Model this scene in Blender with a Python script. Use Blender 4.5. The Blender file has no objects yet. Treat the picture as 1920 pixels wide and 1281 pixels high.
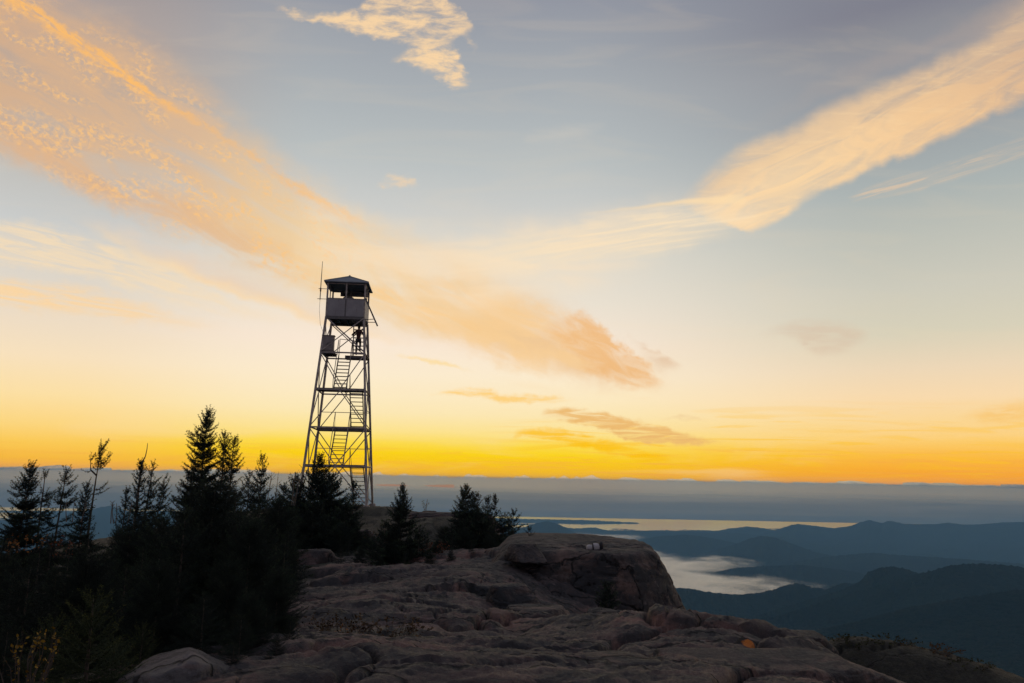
# Dusk on a rocky summit: steel fire tower, wind-beaten spruces, bare rock ledges, far hills under haze
import bpy, bmesh, math, random
import numpy as np
from mathutils import Vector, Matrix

SC = bpy.context.scene
COL = SC.collection
rad = math.radians

# ------------------------------------------------------------------ camera frame (used only to survey points: pixel + distance -> place)
F, CX, CY = 1450.0, 960.0, 640.5
PIT = math.atan((898 - CY) / F)
ROL = rad(1.05)
EYE = np.array([0.0, 0.0, 1.6])
_r0 = np.array([1.0, 0, 0]); _u0 = np.array([0, -math.sin(PIT), math.cos(PIT)]); FWD = np.array([0, math.cos(PIT), math.sin(PIT)])
UP = _u0 * math.cos(ROL) - _r0 * math.sin(ROL)
RGT = _r0 * math.cos(ROL) + _u0 * math.sin(ROL)

def ray(px, py):
    return FWD + RGT * (px - CX) / F - UP * (py - CY) / F

def pt(px, py, Y):
    d = ray(px, py)
    return EYE + d * (Y / d[1])

cam = bpy.data.cameras.new('camera')
co = bpy.data.objects.new('camera', cam); COL.objects.link(co)
cam.sensor_width = 36; cam.lens = 36 * F / 1920
cam.clip_start = 0.05; cam.clip_end = 400000
M = Matrix.Identity(4)
for i in range(3):
    M[i][0] = RGT[i]; M[i][1] = UP[i]; M[i][2] = -FWD[i]; M[i][3] = EYE[i]
co.matrix_world = M
SC.camera = co

# ------------------------------------------------------------------ helpers
def tag(o, label=None, cat=None, group=None, kind=None):
    if label: o['label'] = label
    if cat: o['category'] = cat
    if group: o['group'] = group
    if kind: o['kind'] = kind
    return o

def empty(name, loc=(0, 0, 0), rz=0.0):
    o = bpy.data.objects.new(name, None); COL.objects.link(o)
    o.location = loc; o.rotation_euler = (0, 0, rz); o.empty_display_size = 0.2
    return o

def np_mesh(name, verts, faces, mat=None, smooth=True):
    """verts (N,3), faces (M,k) one polygon size."""
    me = bpy.data.meshes.new(name)
    verts = np.ascontiguousarray(verts, dtype=np.float32); faces = np.ascontiguousarray(faces, dtype=np.int32)
    n, k = faces.shape
    me.vertices.add(len(verts)); me.vertices.foreach_set('co', verts.ravel())
    me.loops.add(n * k); me.loops.foreach_set('vertex_index', faces.ravel())
    me.polygons.add(n)
    me.polygons.foreach_set('loop_start', np.arange(0, n * k, k, dtype=np.int32))
    me.polygons.foreach_set('loop_total', np.full(n, k, dtype=np.int32))
    me.polygons.foreach_set('use_smooth', np.full(n, smooth, dtype=bool))
    me.update(calc_edges=True)
    if mat: me.materials.append(mat)
    return me

def link(name, me, parent=None, loc=None):
    o = bpy.data.objects.new(name, me); COL.objects.link(o)
    if parent: o.parent = parent
    if loc is not None: o.location = loc
    return o

class MB:
    """collects boxes, bars and tubes into one mesh"""
    def __init__(s): s.v = []; s.f = []
    def quadset(s, vs, fs):
        b = len(s.v); s.v += [tuple(map(float, v)) for v in vs]; s.f += [tuple(b + i for i in f) for f in fs]
    def box(s, lo, hi):
        x0, y0, z0 = lo; x1, y1, z1 = hi
        s.quadset([(x0, y0, z0), (x1, y0, z0), (x1, y1, z0), (x0, y1, z0), (x0, y0, z1), (x1, y0, z1), (x1, y1, z1), (x0, y1, z1)],
                  [(3, 2, 1, 0), (4, 5, 6, 7), (0, 1, 5, 4), (1, 2, 6, 5), (2, 3, 7, 6), (3, 0, 4, 7)])
    def bar(s, a, b, w, d=None, n=4, w2=None):
        a = Vector(a); b = Vector(b); d = d or w; ax = (b - a).normalized()
        ref = Vector((0, 1, 0)) if abs(ax.y) < 0.9 else Vector((1, 0, 0))
        u = ax.cross(ref).normalized(); v = ax.cross(u).normalized(); k = (w2 / w) if w2 else 1
        vs = []
        for p, q in ((a, 1), (b, k)):
            for i in range(n):
                t = 2 * math.pi * (i + (0.5 if n == 4 else 0)) / n
                c = (math.cos(t) * (1.4142 if n == 4 else 1), math.sin(t) * (1.4142 if n == 4 else 1))
                vs.append(p + u * (c[0] * w / 2 * q) + v * (c[1] * d / 2 * q))
        s.quadset(vs, [tuple(range(n))[::-1], tuple(range(n, 2 * n))] + [(i, (i + 1) % n, n + (i + 1) % n, n + i) for i in range(n)])
    def angle(s, a, b, w, t):
        """L-section bar: two thin flanges"""
        a = Vector(a); b = Vector(b)
        s.bar(a, b, w, t); s.bar(a + Vector((w / 2 - t / 2, w / 2 + 0.003, 0)), b + Vector((w / 2 - t / 2, w / 2 + 0.003, 0)), t, w)
    def tube(s, pts, rr, n=8):
        pts = [Vector(p) for p in pts]
        if not hasattr(rr, '__len__'): rr = [rr] * len(pts)
        b = len(s.v); m = len(pts)
        for i, p in enumerate(pts):
            ax = (pts[min(i + 1, m - 1)] - pts[max(i - 1, 0)]).normalized()
            ref = Vector((0, 1, 0)) if abs(ax.y) < 0.9 else Vector((1, 0, 0))
            u = ax.cross(ref).normalized(); v = ax.cross(u)
            for k in range(n):
                t = 2 * math.pi * k / n
                s.v.append(tuple(p + (u * math.cos(t) + v * math.sin(t)) * rr[i]))
        for i in range(m - 1):
            for k in range(n):
                s.f.append((b + i * n + k, b + i * n + (k + 1) % n, b + (i + 1) * n + (k + 1) % n, b + (i + 1) * n + k))
        s.f.append(tuple(b + k for k in range(n))[::-1]); s.f.append(tuple(b + (m - 1) * n + k for k in range(n)))
    def build(s, name, mat, parent=None, loc=None, smooth=False):
        me = bpy.data.meshes.new(name); me.from_pydata(s.v, [], s.f); me.update()
        if smooth:
            for p in me.polygons: p.use_smooth = True
        me.materials.append(mat)
        return link(name, me, parent, loc)

# ------------------------------------------------------------------ numpy noise
_rs = np.random.RandomState(7)
_perm = np.concatenate([_rs.permutation(256)] * 2)
_grad = _rs.normal(size=(256, 3)); _grad /= np.linalg.norm(_grad, axis=1, keepdims=True)

def perlin(p):
    p = np.asarray(p, dtype=np.float64)
    i = np.floor(p).astype(np.int64); f = p - i; i &= 255
    w = f * f * f * (f * (f * 6 - 15) + 10)
    out = 0
    for dx in (0, 1):
        for dy in (0, 1):
            for dz in (0, 1):
                h = _perm[_perm[_perm[(i[..., 0] + dx) & 255] + ((i[..., 1] + dy) & 255)] + ((i[..., 2] + dz) & 255)]
                g = _grad[h]
                d = g[..., 0] * (f[..., 0] - dx) + g[..., 1] * (f[..., 1] - dy) + g[..., 2] * (f[..., 2] - dz)
                wt = (w[..., 0] if dx else 1 - w[..., 0]) * (w[..., 1] if dy else 1 - w[..., 1]) * (w[..., 2] if dz else 1 - w[..., 2])
                out = out + d * wt
    return out * 1.5

def fbm(p, oct=4, gain=0.5, lac=2.03, ridged=False):
    a = 1.0; s = 0; q = np.array(p, dtype=np.float64)
    for k in range(oct):
        n = perlin(q + 17.3 * k)
        s = s + a * ((1 - 2 * np.abs(n)) if ridged else n)
        a *= gain; q = q * lac
    return s

def sstep(a, b, x):
    t = np.clip((x - a) / (b - a), 0, 1); return t * t * (3 - 2 * t)

# ------------------------------------------------------------------ node helpers
class G:
    """small expression builder for shader node trees"""
    def __init__(s, nt): s.nt = nt; s.n = nt.nodes; s.l = nt.links
    def _in(s, sock, v):
        if isinstance(v, bpy.types.NodeSocket): s.l.new(v, sock)
        else:
            try: sock.default_value = v
            except Exception: sock.default_value = (v, v, v)
    def m(s, op, *a, clamp=False):
        n = s.n.new('ShaderNodeMath'); n.operation = op; n.use_clamp = clamp
        for i, v in enumerate(a): s._in(n.inputs[i], v)
        return n.outputs[0]
    def add(s, a, b): return s.m('ADD', a, b)
    def sub(s, a, b): return s.m('SUBTRACT', a, b)
    def mul(s, a, b, clamp=False): return s.m('MULTIPLY', a, b, clamp=clamp)
    def mad(s, a, b, c): return s.m('MULTIPLY_ADD', a, b, c)
    def sm(s, a, b, x, lo=0.0, hi=1.0):
        n = s.n.new('ShaderNodeMapRange'); n.interpolation_type = 'SMOOTHSTEP'
        s._in(n.inputs['Value'], x); n.inputs['From Min'].default_value = a; n.inputs['From Max'].default_value = b
        n.inputs['To Min'].default_value = lo; n.inputs['To Max'].default_value = hi
        return n.outputs[0]
    def lin(s, a, b, x, lo=0.0, hi=1.0):
        n = s.n.new('ShaderNodeMapRange'); s._in(n.inputs['Value'], x)
        n.inputs['From Min'].default_value = a; n.inputs['From Max'].default_value = b
        n.inputs['To Min'].default_value = lo; n.inputs['To Max'].default_value = hi
        return n.outputs[0]
    def xyz(s, x, y, z):
        n = s.n.new('ShaderNodeCombineXYZ')
        for i, v in enumerate((x, y, z)): s._in(n.inputs[i], v)
        return n.outputs[0]
    def sep(s, v):
        n = s.n.new('ShaderNodeSeparateXYZ'); s.l.new(v, n.inputs[0]); return n.outputs[0], n.outputs[1], n.outputs[2]
    def noise(s, vec, scale=1.0, detail=3.0, rough=0.5, dist=0.0, kind='FBM'):
        n = s.n.new('ShaderNodeTexNoise'); n.noise_type = kind
        if kind != 'FBM': n.normalize = True
        s._in(n.inputs['Vector'], vec); n.inputs['Scale'].default_value = scale; n.inputs['Detail'].default_value = detail
        n.inputs['Roughness'].default_value = rough; n.inputs['Distortion'].default_value = dist
        return n.outputs[0]
    def n2(s, x, kx, y, ky, seed, detail=3, rough=0.5, dist=0.0):
        n = s.n.new('ShaderNodeTexNoise'); n.noise_dimensions = '2D'
        s.l.new(s.xyz(s.mad(x, kx, seed * 13.71), s.mad(y, ky, seed * 7.37), 0.0), n.inputs['Vector'])
        n.inputs['Scale'].default_value = 1.0; n.inputs['Detail'].default_value = detail
        n.inputs['Roughness'].default_value = rough; n.inputs['Distortion'].default_value = dist
        return n.outputs[0]
    def voro(s, vec, scale=1.0, feature='F1', rand=1.0):
        n = s.n.new('ShaderNodeTexVoronoi'); n.feature = feature
        s._in(n.inputs['Vector'], vec); n.inputs['Scale'].default_value = scale; n.inputs['Randomness'].default_value = rand
        return n.outputs['Distance']
    def mix(s, f, a, b, mode='MIX'):
        n = s.n.new('ShaderNodeMix'); n.data_type = 'RGBA'; n.blend_type = mode
        s._in(n.inputs[0], f)
        for sock, v in ((n.inputs[6], a), (n.inputs[7], b)):
            if isinstance(v, bpy.types.NodeSocket): s.l.new(v, sock)
            else: sock.default_value = (*v[:3], 1)
        return n.outputs[2]
    def ramp(s, f, stops, interp='LINEAR'):
        n = s.n.new('ShaderNodeValToRGB'); cr = n.color_ramp; cr.interpolation = interp
        while len(cr.elements) > 1: cr.elements.remove(cr.elements[-1])
        stops = sorted(stops, key=lambda t: t[0])
        cr.elements[0].position = stops[0][0]; cr.elements[0].color = (*stops[0][1], 1)
        for p, c in stops[1:]:
            e = cr.elements.new(p); e.color = (*c, 1)
        s._in(n.inputs[0], f)
        return n.outputs[0]
    def curve(s, x, pts):
        n = s.n.new('ShaderNodeFloatCurve'); c = n.mapping.curves[0]
        pts = sorted(pts)
        c.points[0].location = pts[0]; c.points[-1].location = pts[-1]
        for p in pts[1:-1]: c.points.new(*p)
        for p in c.points: p.handle_type = 'AUTO_CLAMPED'
        n.mapping.update()
        s._in(n.inputs['Value'], x)
        return n.outputs[0]

def lin8(r, g, b):
    f = lambda c: (c / 255 / 12.92) if c / 255 <= 0.04045 else ((c / 255 + 0.055) / 1.055) ** 2.4
    return (f(r), f(g), f(b))

def new_mat(name):
    m = bpy.data.materials.new(name); m.use_nodes = True
    nt = m.node_tree; b = nt.nodes.get('Principled BSDF')
    return m, G(nt), b

def simple(name, col, rough=0.6, metal=0.0, noise_amt=0.25, scale=6.0):
    m, g, b = new_mat(name)
    tc = g.n.new('ShaderNodeTexCoord').outputs['Object']
    n = g.noise(tc, scale, 4, 0.6)
    c = g.mix(g.sm(0.3, 0.75, n), tuple(c * (1 - noise_amt) for c in col), tuple(min(1, c * (1 + noise_amt)) for c in col))
    g.l.new(c, b.inputs['Base Color']); b.inputs['Roughness'].default_value = rough; b.inputs['Metallic'].default_value = metal
    return m

# ------------------------------------------------------------------ SKY (world): dusk gradient + lit cirrus bands, all by direction in the world
def uv(px, py):
    d = ray(px, py); return np.array([d[0] / d[1], d[2] / d[1]]) * F     # gnomonic about due +Y, in units of 1/F

def build_world():
    w = bpy.data.worlds.new('World'); SC.world = w; w.use_nodes = True
    nt = w.node_tree; nt.nodes.clear(); g = G(nt)
    out = nt.nodes.new('ShaderNodeOutputWorld'); bg = nt.nodes.new('ShaderNodeBackground')
    d = nt.nodes.new('ShaderNodeTexCoord').outputs['Generated']
    dx, dy, dz = g.sep(d)
    yy = g.m('MAXIMUM', dy, 0.06)
    U = g.mul(g.m('DIVIDE', dx, yy), F); V = g.mul(g.m('DIVIDE', dz, yy), F)
    UV = g.xyz(U, V, 0.0)

    # --- gradient by elevation, three azimuths
    ZS = 1.45
    def stops(px, lst, tail):
        o = []
        for py, c in lst:
            r = ray(px, py); z = r[2] / np.linalg.norm(r); o.append((max(0.0, min(1, z * ZS)), lin8(*c)))
        return o + tail
    tail = [(0.90, (0.20, 0.22, 0.28)), (1.0, (0.17, 0.19, 0.25))]
    mid = stops(1000, [(893, (255, 188, 20)), (876, (255, 200, 8)), (854, (255, 213, 16)), (836, (255, 221, 74)), (815, (255, 228, 140)), (780, (254, 233, 180)), (750, (254, 235, 194)),
                       (710, (253, 236, 206)), (650, (250, 232, 212)), (570, (236, 226, 210)), (490, (224, 219, 207)), (400, (204, 205, 202)), (300, (185, 191, 192)),
                       (200, (172, 178, 182)), (100, (160, 165, 172)), (0, (147, 151, 162))], tail)
    rgt = stops(1720, [(908, (255, 164, 52)), (885, (255, 172, 44)), (855, (255, 190, 66)), (825, (255, 207, 112)), (790, (253, 216, 148)), (745, (250, 219, 174)), (690, (238, 216, 184)),
                       (620, (216, 209, 186)), (540, (206, 203, 188)), (440, (190, 192, 183)), (350, (171, 179, 178)), (200, (150, 155, 161)), (100, (147, 148, 154)), (50, (140, 141, 148)), (0, (128, 129, 141))], tail)
    lft = stops(120, [(876, (255, 178, 66)), (860, (255, 190, 56)), (830, (255, 204, 84)), (795, (255, 216, 128)), (740, (254, 225, 165)), (670, (249, 226, 190)), (600, (238, 221, 198)),
                      (520, (222, 214, 202)), (430, (203, 205, 204)), (300, (192, 189, 183)), (180, (181, 169, 160)), (80, (176, 162, 155)), (0, (172, 160, 156))], tail)
    e = g.mul(dz, ZS)
    cm, cr, cl = g.ramp(e, mid), g.ramp(e, rgt), g.ramp(e, lft)
    base = g.mix(g.sm(60, 760, U), cm, cr)
    base = g.mix(g.sm(-380, -850, U), base, cl)
    # faint streaky unevenness of the clear air
    st = g.n2(U, 1 / 420, V, 1 / 60, 3.1, 4, 0.55, 0.6)
    base = g.mix(g.mul(g.sm(0.45, 0.75, st), g.sm(30, 140, V, 0.30, 0.07)), base, lin8(252, 222, 178))
    # warm streaks low over the horizon
    hs = g.n2(U, 1 / 260, V, 1 / 16, 8.2, 4, 0.55, 1.0)
    hm = g.mul(g.mul(g.sm(0.50, 0.66, hs), g.sm(8, 30, V)), g.sm(175, 70, V))
    base = g.mix(g.mul(hm, g.sm(-100, 150, U, 0.0, 0.55)), base, lin8(255, 196, 30))
    hs2 = g.n2(U, 1 / 330, V, 1 / 12, 21.7, 4, 0.6, 1.2)
    hm2 = g.mul(g.mul(g.sm(0.52, 0.64, hs2), g.sm(2, 14, V)), g.sm(75, 40, V))
    base = g.mix(g.mul(hm2, g.sm(-150, 500, U, 0.25, 0.6)), base, lin8(250, 172, 70))

    # --- shared warps
    w1 = g.sub(g.n2(U, 1 / 90, V, 1 / 90, 0.0, 2, 0.6), 0.5); w2 = g.sub(g.n2(U, 1 / 90, V, 1 / 90, 50.0, 2, 0.6), 0.5)
    wf = g.sub(g.n2(U, 1 / 26, V, 1 / 20, 9.0, 3, 0.65), 0.5)
    tex_wisp = g.n2(U, 1 / 66, V, 1 / 26, 41.0, 5, 0.62, 0.15)
    tex_bar = g.n2(U, 1 / 75, V, 1 / 9, 43.0, 4, 0.6, 0.6)
    front = g.sm(0.1, 0.35, dy)

    def band(A, B, upper, lower, su, sl, fade, warp=30.0, fine=10.0):
        """soft region between two surveyed edges, along the axis A->B; returns mask, s, rel, across"""
        a, b = uv(*A), uv(*B); L = np.linalg.norm(b - a); ax = (b - a) / L; pp = np.array([-ax[1], ax[0]])
        if pp[1] < 0: pp = -pp
        st_ = lambda p: ((uv(*p) - a) @ ax / L, (uv(*p) - a) @ pp)
        uu = [st_(p) for p in upper]; ll = [st_(p) for p in lower]
        ts = [t for _, t in uu + ll]; t0, t1 = min(ts) - 5, max(ts) + 5; H = t1 - t0
        X = g.add(U, g.mul(w1, warp)); X = g.add(X, g.mul(wf, fine)); Y = g.add(V, g.mul(w2, warp)); Y = g.add(Y, g.mul(wf, fine))
        s = g.mad(X, ax[0] / L, g.mad(Y, ax[1] / L, float(-(a @ ax) / L)))
        t = g.mad(X, pp[0] / H, g.mad(Y, pp[1] / H, float(-(a @ pp) / H - t0 / H)))
        cu = g.curve(s, [(min(1, max(0, q)), (t_ - t0) / H) for q, t_ in uu]); cl_ = g.curve(s, [(min(1, max(0, q)), (t_ - t0) / H) for q, t_ in ll])
        du = g.mul(g.sub(cu, t), H); dl = g.mul(g.sub(t, cl_), H)
        m = g.mul(g.sm(0, su, du), g.sm(0, sl, dl))
        fd = g.curve(s, fade)
        rel = g.m('DIVIDE', dl, g.m('MAXIMUM', g.add(du, dl), 1.0))
        # texture coordinates along / across the band
        sx = g.mad(U, ax[0], g.mul(V, ax[1])); ty = g.mad(U, pp[0], g.mul(V, pp[1]))
        return g.mul(g.mul(m, fd), front), s, rel, (sx, ty), du, dl

    c = base
    FULL = [(0, 1), (1, 1)]
    ENDS = [(0, 0), (0.12, 1), (0.88, 1), (1, 0)]

    # left great band, soft body
    UA = [(-60, -180), (130, -45), (300, 52), (420, 158), (560, 276), (690, 370), (800, 425), (960, 488), (1080, 556), (1160, 612), (1210, 645), (1290, 700)]
    LA = [(-60, 290), (0, 314), (100, 366), (200, 410), (330, 464), (480, 545), (640, 612), (800, 660), (950, 705), (1060, 738), (1150, 748), (1230, 742), (1290, 712)]
    m, s, rel, (sx, ty), du, dl = band((-60, -20), (1290, 720), UA, LA, 115, 74, [(0, 1), (0.6, 0.95), (0.9, 0.9), (0.96, 0.75), (1, 0)], 46, 16)
    tx = g.n2(sx, 1 / 210, ty, 1 / 46, 1.3, 5, 0.58, 0.7)
    body = g.mul(m, g.sm(0.24, 0.62, tx, 0.34, 0.86))
    colA = g.ramp(s, [(0.0, lin8(214, 172, 136)), (0.35, lin8(224, 185, 146)), (0.55, lin8(244, 208, 152)), (0.75, lin8(240, 198, 136)), (0.93, lin8(230, 178, 122)), (1.0, lin8(226, 176, 130))])
    c = g.mix(body, c, colA)
    # tan lower rim
    rim = g.mul(g.mul(m, g.sm(130, 40, dl)), g.sm(0.35, 0.6, tx, 0.15, 0.62))
    c = g.mix(g.mul(rim, g.sm(0.62, 0.45, s)), c, lin8(230, 180, 132))
    # altocumulus ripples inside
    cell = g.n2(sx, 1 / 14, ty, 1 / 9, 5.0, 4, 0.6, 0.3)
    pat = g.n2(sx, 1 / 150, ty, 1 / 55, 11.0, 3, 0.5, 0.4)
    rp = g.mul(g.mul(m, g.sm(0.44, 0.70, cell)), g.sm(0.40, 0.60, pat))
    rp = g.mul(rp, g.mul(g.sm(20, 90, du), g.sm(0.72, 0.5, s)))
    c = g.mix(g.mul(rp, 0.68), c, lin8(253, 198, 128))
    dk = g.mul(g.mul(m, g.sm(0.50, 0.36, cell)), g.mul(g.sm(0.42, 0.58, pat), g.sm(0.42, 0.2, s)))
    c = g.mix(g.mul(dk, 0.34), c, lin8(176, 168, 164))
    # gold crest line
    m1, s1, r1, (ax_, ay_), _, _ = band((20, -30), (720, 440), [(20, -30), (105, 30), (205, 100), (300, 172), (420, 248), (520, 314), (600, 362), (720, 428)],
                               [(20, 25), (105, 78), (205, 150), (300, 206), (420, 276), (520, 344), (600, 400), (720, 446)], 14, 26, [(0, 0.75), (0.3, 1), (0.75, 0.95), (1, 0)], 22, 15)
    tq = g.n2(ax_, 1 / 60, ay_, 1 / 14, 4.0, 4, 0.6, 0.8)
    c = g.mix(g.mul(m1, g.sm(0.3, 0.58, tq, 0.15, 0.9)), c, lin8(255, 190, 106))
    # second crest and its continuation over the tower
    m2, s2, r2, (bx_, by_), _, _ = band((230, 270), (1000, 640), [(230, 262), (330, 330), (440, 402), (540, 462), (660, 512), (800, 560), (1000, 622)],
                               [(230, 296), (330, 362), (440, 432), (540, 492), (660, 560), (800, 622), (1000, 660)], 24, 40, [(0, 0), (0.15, 0.5), (0.4, 1), (0.7, 0.8), (1, 0)], 30, 16)
    tq2 = g.n2(bx_, 1 / 90, by_, 1 / 15, 14.0, 4, 0.6, 0.8)
    c = g.mix(g.mul(m2, g.sm(0.38, 0.62, tq2, 0.0, 0.85)), c, lin8(255, 200, 120))
    # tail of the band: denser tan head
    m6, s6, r6, (fx, fy), _, _ = band((740, 540), (1140, 700), [(740, 490), (900, 496), (1040, 556), (1140, 612)], [(740, 600), (900, 682), (1020, 718), (1140, 738)], 60, 46, [(0, 0), (0.3, 0.9), (0.75, 1), (1, 0.1)], 40, 22)
    tq6 = g.n2(fx, 1 / 130, fy, 1 / 30, 81.0, 5, 0.58, 0.5)
    c = g.mix(g.mul(m6, g.sm(0.30, 0.62, tq6, 0.20, 0.80)), c, lin8(249, 207, 150))
    m3, s3, r3, (cx_, cy_), _, _ = band((1010, 610), (1245, 735), [(1010, 600), (1060, 588), (1100, 580), (1140, 604), (1165, 636), (1190, 652), (1245, 712)],
                               [(1010, 640), (1060, 668), (1090, 702), (1130, 728), (1180, 744), (1245, 738)], 22, 36, [(0, 0), (0.3, 0.95), (0.8, 1), (1, 0)], 22, 22)
    tq3 = g.n2(cx_, 1 / 70, cy_, 1 / 22, 4.6, 5, 0.6, 0.6)
    c = g.mix(g.mul(m3, g.sm(0.26, 0.62, tq3, 0.30, 0.90)), c, lin8(241, 187, 125))
    m4, s4, r4, (cx2, cy2), _, _ = band((1165, 612), (1290, 692), [(1165, 611), (1195, 628), (1230, 652), (1290, 686)], [(1165, 618), (1190, 652), (1220, 696), (1250, 708), (1290, 694)], 12, 30, [(0, 0), (0.15, 0.9), (0.6, 0.9), (1, 0)], 22, 18)
    c = g.mix(g.mul(m4, g.sm(0.3, 0.62, tex_wisp, 0.2, 0.72)), c, lin8(226, 190, 154))
    # pale veil under the great band, with a clean lower edge
    m5, s5, r5, (ex, ey), du5, dl5 = band((120, 400), (800, 655), [(120, 380), (300, 430), (450, 490), (640, 572), (800, 630)], [(120, 415), (240, 476), (300, 508), (400, 546), (520, 588), (640, 624), (800, 662)], 50, 16,
                                [(0, 0), (0.25, 0.8), (0.5, 1), (0.8, 0.8), (1, 0)], 26, 10)
    tq5 = g.n2(ex, 1 / 160, ey, 1 / 40, 61.0, 4, 0.55, 0.4)
    c = g.mix(g.mul(m5, g.sm(0.25, 0.6, tq5, 0.45, 0.85)), c, g.mix(g.sm(40, 6, dl5), lin8(234, 209, 184), lin8(252, 217, 168)))

    # right band
    m, s, rel, (sx, ty), du, dl = band((1270, 420), (1960, 90), [(1270, 372), (1300, 335), (1350, 285), (1420, 243), (1500, 212), (1600, 158), (1700, 120), (1800, 70), (1960, -20)],
                               [(1270, 384), (1310, 405), (1380, 434), (1440, 432), (1490, 406), (1540, 366), (1600, 346), (1660, 316), (1720, 296), (1800, 255), (1960, 180)], 52, 24,
                               [(0, 0), (0.07, 0.7), (0.18, 1), (0.8, 0.95), (1, 0.88)], 32, 22)
    tx = g.n2(sx, 1 / 190, ty, 1 / 40, 31.0, 6, 0.6, 0.8)
    tx2 = g.noise(g.xyz(g.mul(g.add(U, g.mul(V, 0.25)), 1 / 60), g.mul(V, 1 / 10), 3.0), 1.0, 4, 0.6, 0.6)
    colC = g.ramp(s, [(0.0, lin8(250, 216, 172)), (0.3, lin8(253, 216, 166)), (0.65, lin8(246, 203, 152)), (1.0, lin8(226, 184, 144))])
    colC = g.mix(g.sm(0.40, 0.75, rel, 0.0, 0.55), colC, lin8(216, 188, 158))
    c = g.mix(g.mul(m, g.sm(0.22, 0.62, tx, 0.52, 0.97)), c, colC)
    c = g.mix(g.mul(g.mul(m, g.sm(0.5, 0.68, tx2)), 0.18), c, lin8(255, 222, 172))
    # halo above its upper edge
    mh, _, _, (hx, hy), _, _ = band((1330, 300), (1960, 20), [(1330, 250), (1450, 190), (1600, 110), (1750, 50), (1960, -60)], [(1330, 310), (1450, 240), (1600, 170), (1750, 110), (1960, 40)],
                           60, 50, [(0, 0), (0.3, 0.6), (1, 1)], 50, 20)
    c = g.mix(g.mul(mh, 0.38), c, lin8(212, 180, 152))
    # broad thin veil between the two bands
    mv, _, _, (vx, vy), _, _ = band((540, 420), (1320, 470), [(540, 300), (700, 385), (850, 405), (1000, 385), (1150, 360), (1320, 320)], [(540, 540), (800, 620), (1000, 590), (1150, 560), (1320, 470)],
                           90, 90, [(0, 0), (0.3, 1), (0.7, 0.9), (1, 0)], 40, 14)
    tv = g.n2(vx, 1 / 240, vy, 1 / 44, 71.0, 4, 0.55, 0.4)
    c = g.mix(g.mul(mv, g.sm(0.28, 0.66, tv, 0.22, 0.66)), c, lin8(251, 226, 192))
    # long veil and streaks running left from it
    m, s, rel, (sx, ty), _, _ = band((820, 500), (1440, 400), [(820, 455), (950, 425), (1100, 400), (1300, 368), (1440, 360)], [(820, 540), (1000, 520), (1200, 492), (1350, 458), (1440, 430)],
                             44, 40, [(0, 0), (0.25, 0.75), (0.6, 1), (0.85, 0.9), (1, 0.2)], 30, 12)
    tx = g.n2(sx, 1 / 230, ty, 1 / 13, 6.0, 5, 0.6, 0.6)
    c = g.mix(g.mul(m, g.sm(0.34, 0.68, tx, 0.34, 0.80)), c, lin8(253, 228, 190))
    m, s, rel, (sx, ty), _, _ = band((1050, 415), (1400, 372), [(1050, 404), (1150, 390), (1300, 370), (1400, 360)], [(1050, 412), (1150, 402), (1300, 388), (1400, 386)], 8, 10,
                             [(0, 0), (0.5, 0.7), (0.9, 1), (1, 0)], 8, 4)
    c = g.mix(g.mul(m, 0.75), c, lin8(254, 222, 174))
    # fringe below the right band
    m, s, rel, (sx, ty), _, _ = band((1590, 380), (1930, 275), [(1590, 362), (1700, 322), (1800, 292), (1930, 250)], [(1590, 384), (1700, 366), (1800, 338), (1930, 300)], 16, 16,
                             [(0, 0), (0.15, 1), (0.6, 0.8), (1, 0.35)], 14, 6)
    tx = g.n2(sx, 1 / 160, ty, 1 / 9, 16.0, 4, 0.6, 0.6)
    c = g.mix(g.mul(m, g.sm(0.40, 0.64, tx, 0.1, 0.66)), c, lin8(228, 198, 166))

    # wisps at the top
    for (A, B, u_, l_, op, seed) in (
        ((505, 20), (890, 60), [(505, 8), (580, 18), (640, 22), (690, -12), (800, -30), (850, 5), (890, 45)], [(505, 20), (560, 44), (620, 58), (690, 78), (740, 88), (800, 92), (850, 84), (890, 62)], 0.92, 2.0),
        ((735, 110), (880, 165), [(735, 104), (790, 80), (830, 74), (858, 96), (880, 135)], [(735, 116), (775, 122), (800, 146), (840, 170), (880, 166)], 0.95, 7.0),
        ((862, 40), (892, 112), [(862, 44), (878, 52), (890, 76), (892, 108)], [(862, 52), (866, 70), (876, 92), (892, 112)], 0.8, 9.0),
        ((705, 345), (785, 340), [(705, 342), (730, 320), (755, 323), (785, 336)], [(705, 350), (735, 360), (762, 360), (785, 346)], 0.8, 12.0),
        ((258, 100), (300, 86), [(258, 96), (278, 86), (300, 80)], [(258, 104), (278, 102), (300, 92)], 0.5, 15.0)):
        m, s, rel, (sx, ty), _, _ = band(A, B, u_, l_, 20, 17, [(0, 0), (0.1, 0.8), (0.5, 1), (0.9, 0.9), (1, 0)], 34, 24)
        tx = tex_wisp
        c = g.mix(g.mul(m, g.sm(0.30, 0.66, tx, 0.10, op)), c, lin8(251, 214, 166))

    # creamy streaks low on the left
    for (A, B, u_, l_, op, col, n1, seed) in (
        ((-30, 450), (640, 620), [(-30, 395), (100, 410), (200, 440), (330, 490), (470, 560), (640, 606)], [(-30, 500), (100, 520), (230, 552), (380, 592), (640, 640)], 0.8, (249, 222, 182), 16, 2.2),
        ((-30, 545), (460, 625), [(-30, 508), (60, 516), (150, 528), (330, 574), (460, 610)], [(-30, 580), (150, 602), (330, 622), (460, 632)], 0.9, (253, 214, 160), 12, 5.2),
        ((-20, 485), (130, 512), [(-20, 474), (50, 488), (130, 504)], [(-20, 492), (50, 504), (130, 514)], 0.8, (255, 214, 160), 9, 1.2)):
        m, s, rel, (sx, ty), _, _ = band(A, B, u_, l_, 34, 30, [(0, 1), (0.6, 0.85), (1, 0)], 26, 14)
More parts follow.
